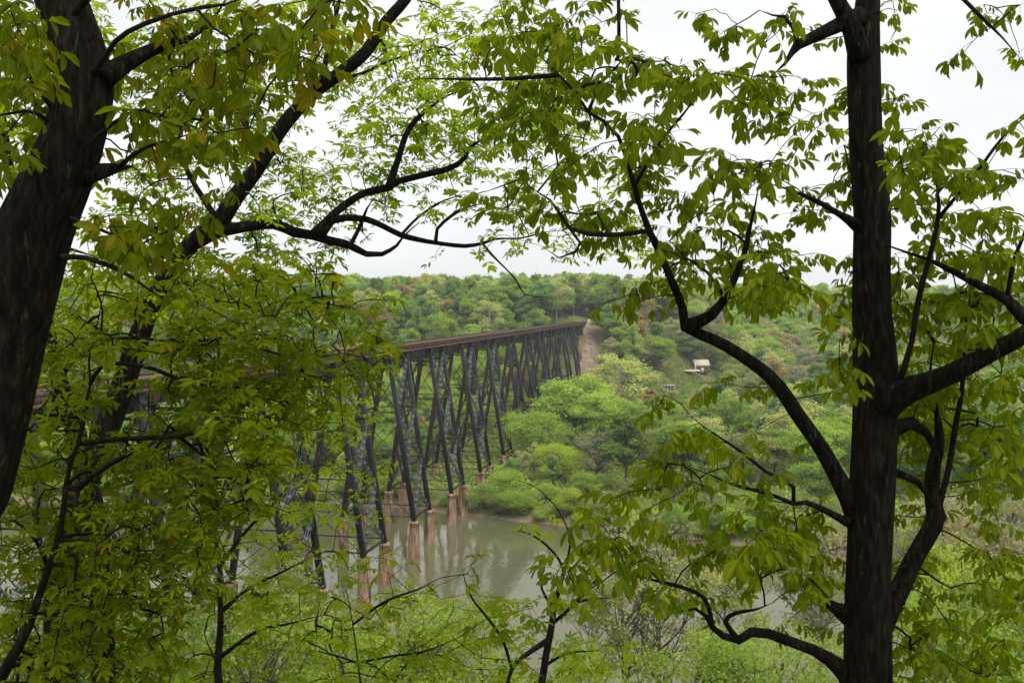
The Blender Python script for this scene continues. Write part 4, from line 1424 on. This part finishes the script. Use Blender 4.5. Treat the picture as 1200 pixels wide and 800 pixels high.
# ---- the slim leaning trunk behind it
D2 = 10.0
L2_limbs = [
    dz([(70, 680, 35), (85, 610, 33), (103, 555, 31), (122, 510, 29), (143, 455, 27), (160, 405, 25), (176, 360, 22), (197, 320, 20), (225, 285, 20), (258, 258, 20), (275, 232, 19),
        (303, 195, 17), (330, 150, 17), (365, 112, 15), (400, 85, 15), (428, 62, 14), (453, 25, 13), (475, 0, 12), (500, -40, 9), (540, -120, 5)], D2, 10.6),
    dz([(228, 283, 14), (250, 272, 14), (280, 268, 13), (320, 262, 12), (345, 272, 12), (365, 275, 11), (385, 281, 10), (410, 288, 10), (430, 298, 9), (448, 298, 8), (465, 288, 7), (472, 278, 5), (482, 268, 4), (492, 260, 3)], D2, 10.8),
    dz([(372, 274, 9.3), (390, 258, 8.5), (405, 255, 7.6), (430, 257, 7.6), (450, 265, 6.8), (470, 276, 6.8), (490, 281, 6.0), (520, 286, 5.1), (545, 288, 5.1), (565, 285, 4.2), (580, 280, 3.4), (610, 279, 3.4), (640, 272, 2.5), (660, 270, 1.7)], 10.35, 11.2),
    dz([(366, 274, 7.9), (380, 262, 8.6), (392, 250, 8.6), (410, 235, 8.6), (430, 225, 8.6), (455, 220, 8.6), (465, 213, 7.9), (490, 207, 7.2), (520, 199, 7.2), (535, 193, 6.5), (545, 185, 5.8), (552, 172, 4.3), (565, 163, 3.6), (580, 155, 2.9), (605, 145, 3.6), (625, 135, 2.9), (650, 130, 1.4)], 10.35, 11.2),
    dz([(562, 286, 3), (575, 297, 3), (590, 312, 2), (605, 328, 2), (615, 345, 2), (640, 348, 1.5)], 10.9, 11),
    dz([(505, 284, 5), (512, 268, 4), (530, 252, 4), (548, 243, 3), (570, 238, 2)], 10.7, 10.9),
    dz([(465, 274, 4), (490, 255, 3), (520, 235, 3), (545, 228, 2)], 10.6, 11),
    dz([(415, 290, 6), (420, 270, 5), (430, 245, 4), (436, 235, 3)], 10.5, 10.8),
    dz([(376, 103, 7), (382, 70, 6), (390, 35, 6), (397, 5, 5), (402, -30, 4)], 10.3, 10),
    dz([(455, 220, 8), (466, 190, 7), (475, 160, 7), (488, 140, 6), (505, 125, 4), (525, 112, 3), (560, 100, 2)], 10.6, 11.2),
    dz([(390, 92, 6), (410, 90, 5), (435, 82, 4), (460, 70, 3), (500, 60, 2)], 10.3, 9.8),
    dz([(305, 195, 7), (290, 150, 6), (280, 100, 5), (270, 50, 4), (250, 10, 3)], 10.2, 10.6),
    dz([(258, 260, 7), (230, 220, 6), (210, 180, 5), (195, 140, 3)], 10.1, 10.6),
    dz([(205, 310, 7), (230, 342, 6), (275, 358, 4), (310, 365, 3)], 10, 9.6),
    dz([(330, 265, 5), (322, 250, 4), (320, 235, 3)], 10.2, 10),
]
MAP_2 = [
    "4434454443443...........",
    "4324444445543...........",
    "43.34533566654..........",
    "43.55555666554..........",
    "...5545544444331........",
    "..34434311122331........",
    ".343322................."]
r22 = np.random.default_rng(22)
grow_tree("slender_tree", "slim dark trunk slanting up from lower left, fine yellow-green leaves against the sky", L2_limbs,
          attractors(MAP_2, 0, 3.7, .7, r22), M['leaf_fine'], .165, 'flat', M['bark'], 8, n_tip=(2, 4), along=.35, bark_thin=M['bark_smooth'], twig_r=.0026,
          extra=overhead(r22, 60, -6, 2, 8, 13, 9))

# ---- the straight trunk behind, at the far left
T4_limbs = [
    dz([(118, 660, 26), (100, 560, 24), (86, 495, 21), (70, 440, 14), (58, 385, 12), (50, 335, 11), (32, 270, 11), (12, 205, 13), (3, 150, 11), (-6, 60, 8), (-15, -60, 5)], 11.5),
    dz([(70, 440, 7), (95, 415, 5), (130, 400, 4), (170, 395, 2)], 11.5, 11),
    dz([(40, 300, 6), (70, 290, 5), (110, 300, 3)], 11.5, 11.2),
]
MAP_4 = [
    "33......................",
    "32......................",
    "33......................",
    "32......................",
    "................",
    ".2......................",
    ".344....................",
    ".3443...................",
    ".333...................."]
r4 = np.random.default_rng(44)
grow_tree("background_tree", "thin dark trunk half hidden behind the thick leaning trunk at the left", T4_limbs,
          attractors(MAP_4, 0, 2.2, .6, r4), M['leaf_fine'], .21, 'flat', M['bark'], 12, n_tip=(2, 3), along=.3, bark_thin=M['bark_smooth'])

# ---- the curved sapling in the lower left
L3_limbs = [
    dz([(-12, 830, 15), (2, 792, 14), (20, 760, 13), (33, 735, 12), (45, 700, 11), (57, 665, 11), (67, 635, 10), (74, 600, 10), (77, 570, 9), (83, 540, 9), (92, 520, 9), (98, 490, 8), (101, 470, 7), (106, 450, 6), (104, 420, 5), (110, 398, 4),
        (116, 370, 4), (122, 345, 3), (127, 325, 2)], 6.5, 6.8),
    dz([(82, 585, 8), (92, 572, 8), (105, 560, 7), (130, 543, 6), (155, 530, 5), (178, 520, 3), (200, 516, 2)], 6.5, 6.2),
    dz([(96, 515, 6), (140, 514, 6), (175, 513, 6), (210, 511, 5), (228, 507, 5), (248, 498, 4), (275, 485, 3), (300, 480, 2)], 6.6, 6.0),
    dz([(212, 512, 5), (240, 535, 4), (260, 550, 4), (275, 565, 3), (290, 590, 3), (292, 610, 2)], 6.2, 6.1),
    dz([(225, 512, 4), (238, 530, 3.5), (255, 552, 3), (300, 576, 2)], 6.15, 5.9),
    dz([(103, 483, 4), (70, 487, 4), (40, 485, 4), (15, 495, 3), (-5, 520, 2)], 6.7, 6.4),
    dz([(103, 440, 5), (120, 428, 5), (150, 427, 5), (180, 432, 5), (205, 442, 5), (240, 445, 4), (270, 452, 3), (305, 466, 2)], 6.7, 6.2),
    dz([(108, 400, 4), (160, 396, 3), (210, 400, 3), (270, 395, 3), (330, 385, 2), (380, 372, 1.5)], 6.8, 6.3),
    dz([(70, 625, 6), (90, 655, 5), (120, 648, 4), (140, 632, 3), (165, 620, 2)], 6.5, 6.1),
    dz([(55, 672, 5), (40, 630, 4), (15, 610, 4), (-10, 612, 3)], 6.5, 6.2),
    dz([(270, 396, 3), (310, 410, 3), (350, 420, 2.5), (395, 415, 2), (440, 405, 1.5)], 6.4, 6.6),
]
MAP_3 = [
    "..2333320...............",
    ".23444443...............",
    "144444443...............",
    "14444443................",
    "3334444.................",
    "443444..................",
    "34234...................",
    "44333...................",
    "4444....................",
    "4444...................."]
r3 = np.random.default_rng(33)
grow_tree("curved_sapling", "thin dark sapling curving up from the bottom left corner", L3_limbs,
          attractors(MAP_3, 6, 5.8, .45, r3), M['leaf_low'], .14, 'flat', M['bark_smooth'], 14, n_tip=(2, 3), along=.28, hide=np.array([(122 + 75 * t, 510 - 190 * t) for t in np.linspace(0, 1, 40)]), hide_r=17)

# ---- sapling in front of the towers
LB_limbs = [
    dz([(258, 830, 10), (255, 780, 9), (258, 740, 8), (258, 700, 7), (256, 650, 6), (252, 620, 5), (262, 570, 4), (275, 520, 3)], 15),
    dz([(257, 720, 5), (290, 690, 4), (330, 670, 3), (370, 650, 2)], 15, 14.5),
    dz([(256, 660, 5), (290, 620, 4), (320, 590, 3), (345, 560, 2)], 15, 14.6),
    dz([(257, 700, 5), (225, 680, 4), (195, 670, 3), (170, 650, 2)], 15, 15.2),
    dz([(256, 770, 5), (300, 740, 4), (340, 730, 3), (380, 720, 2)], 15, 14.5),
]
MAP_B = [
    "......332...............",
    ".....3442...............",
    "....34431...............",
    "....44432...............",
    "....4444321.............",
    "...444444332............",
    "...4444444333..........."]
rb = np.random.default_rng(66)
grow_tree("roadside_sapling", "leafy yellow-green sapling in front of the nearest towers at lower left", LB_limbs,
          attractors(MAP_B, 9, 3.4, 1.0, rb), M['leaf_bush'], .20, 'flat', M['bark_smooth'], 15, n_tip=(2, 4), along=.35, twig_r=.0035)

# ---- low shoot at the bottom, left of centre
L8_limbs = [
    dz([(423, 830, 5), (421, 790, 4), (416, 750, 4), (411, 715, 3.5), (406, 692, 2.5)], 8.5),
    dz([(419, 776, 3.5), (460, 768, 3), (500, 762, 2.5), (540, 745, 2)], 8.5, 8.1),
    dz([(413, 725, 3), (450, 705, 3), (490, 690, 2.5), (515, 677, 2)], 8.5, 8.0),
    dz([(420, 780, 3), (395, 768, 2.5), (370, 762, 2)], 8.5, 8.6),
]
MAP_8 = [
    "........12121...........",
    ".......1.2132...........",
    ".......233322..........."]
r8 = np.random.default_rng(88)
grow_tree("young_shoot", "slender young shoot with spread leaves at the bottom left of the river", L8_limbs,
          attractors(MAP_8, 13, .9, .3, r8), M['leaf_low'], .22, 'flat', M['bark_smooth'], 18, n_tip=(1, 3), along=.2)

# ---- forked sapling at the bottom centre
L6_limbs = [
    dz([(633, 840, 9), (638, 780, 9), (645, 740, 9), (651, 705, 8), (658, 680, 7), (664, 660, 5), (668, 630, 4), (657, 602, 3), (645, 586, 3), (625, 569, 2.5), (600, 561, 1.8)], 12),
    dz([(640, 745, 6), (615, 768, 5), (600, 783, 5), (592, 815, 5), (588, 850, 5)], 12, 11.8),
    dz([(602, 780, 4), (588, 748, 3.5), (570, 722, 3), (553, 700, 3), (545, 680, 2.5), (542, 668, 2)], 11.8, 11.4),
    dz([(648, 728, 5), (668, 712, 4), (688, 690, 4), (702, 675, 3), (716, 650, 2)], 12, 11.6),
    dz([(663, 668, 4), (655, 655, 3), (640, 638, 3), (620, 625, 2.5), (602, 621, 2)], 12, 11.8),
    dz([(650, 710, 4), (635, 690, 3), (632, 660, 2.5), (630, 645, 2)], 12, 12.2),
    dz([(672, 708, 3), (690, 702, 3), (715, 700, 2)], 11.9, 11.5),
    dz([(639, 775, 4), (665, 765, 3), (700, 762, 2)], 12, 11.7),
]
MAP_6 = [
    "............11..........",
    "..........1112..........",
    "...........22111........",
    "..........123221........"]
r6 = np.random.default_rng(77)
grow_tree("forked_sapling", "small forked sapling with a crooked leader before the river at bottom centre", L6_limbs,
          attractors(MAP_6, 12, 1.3, .5, r6), M['leaf_bush'], .25, 'flat', M['bark_smooth'], 19, n_tip=(2, 3), along=.25)

# ------------------------------------------------------------------ the damp air
def build_haze():
    m, N, L = new_mat("thin_haze")
    out = N.new("ShaderNodeOutputMaterial")
    pv = N.new("ShaderNodeVolumePrincipled")
    pv.inputs["Color"].default_value = (.93, .97, 1.0, 1)
    pv.inputs["Density"].default_value = 0.0002
    pv.inputs["Anisotropy"].default_value = 0.2
    L.new(pv.outputs[0], out.inputs["Volume"])
    mb = MB()
    mb.box((0, 735, 41), (3040, 2010, 92))
    o = mb.build("haze", m)
    tag(o, "thin pale haze hanging over the valley", None, None, "stuff")
build_haze()
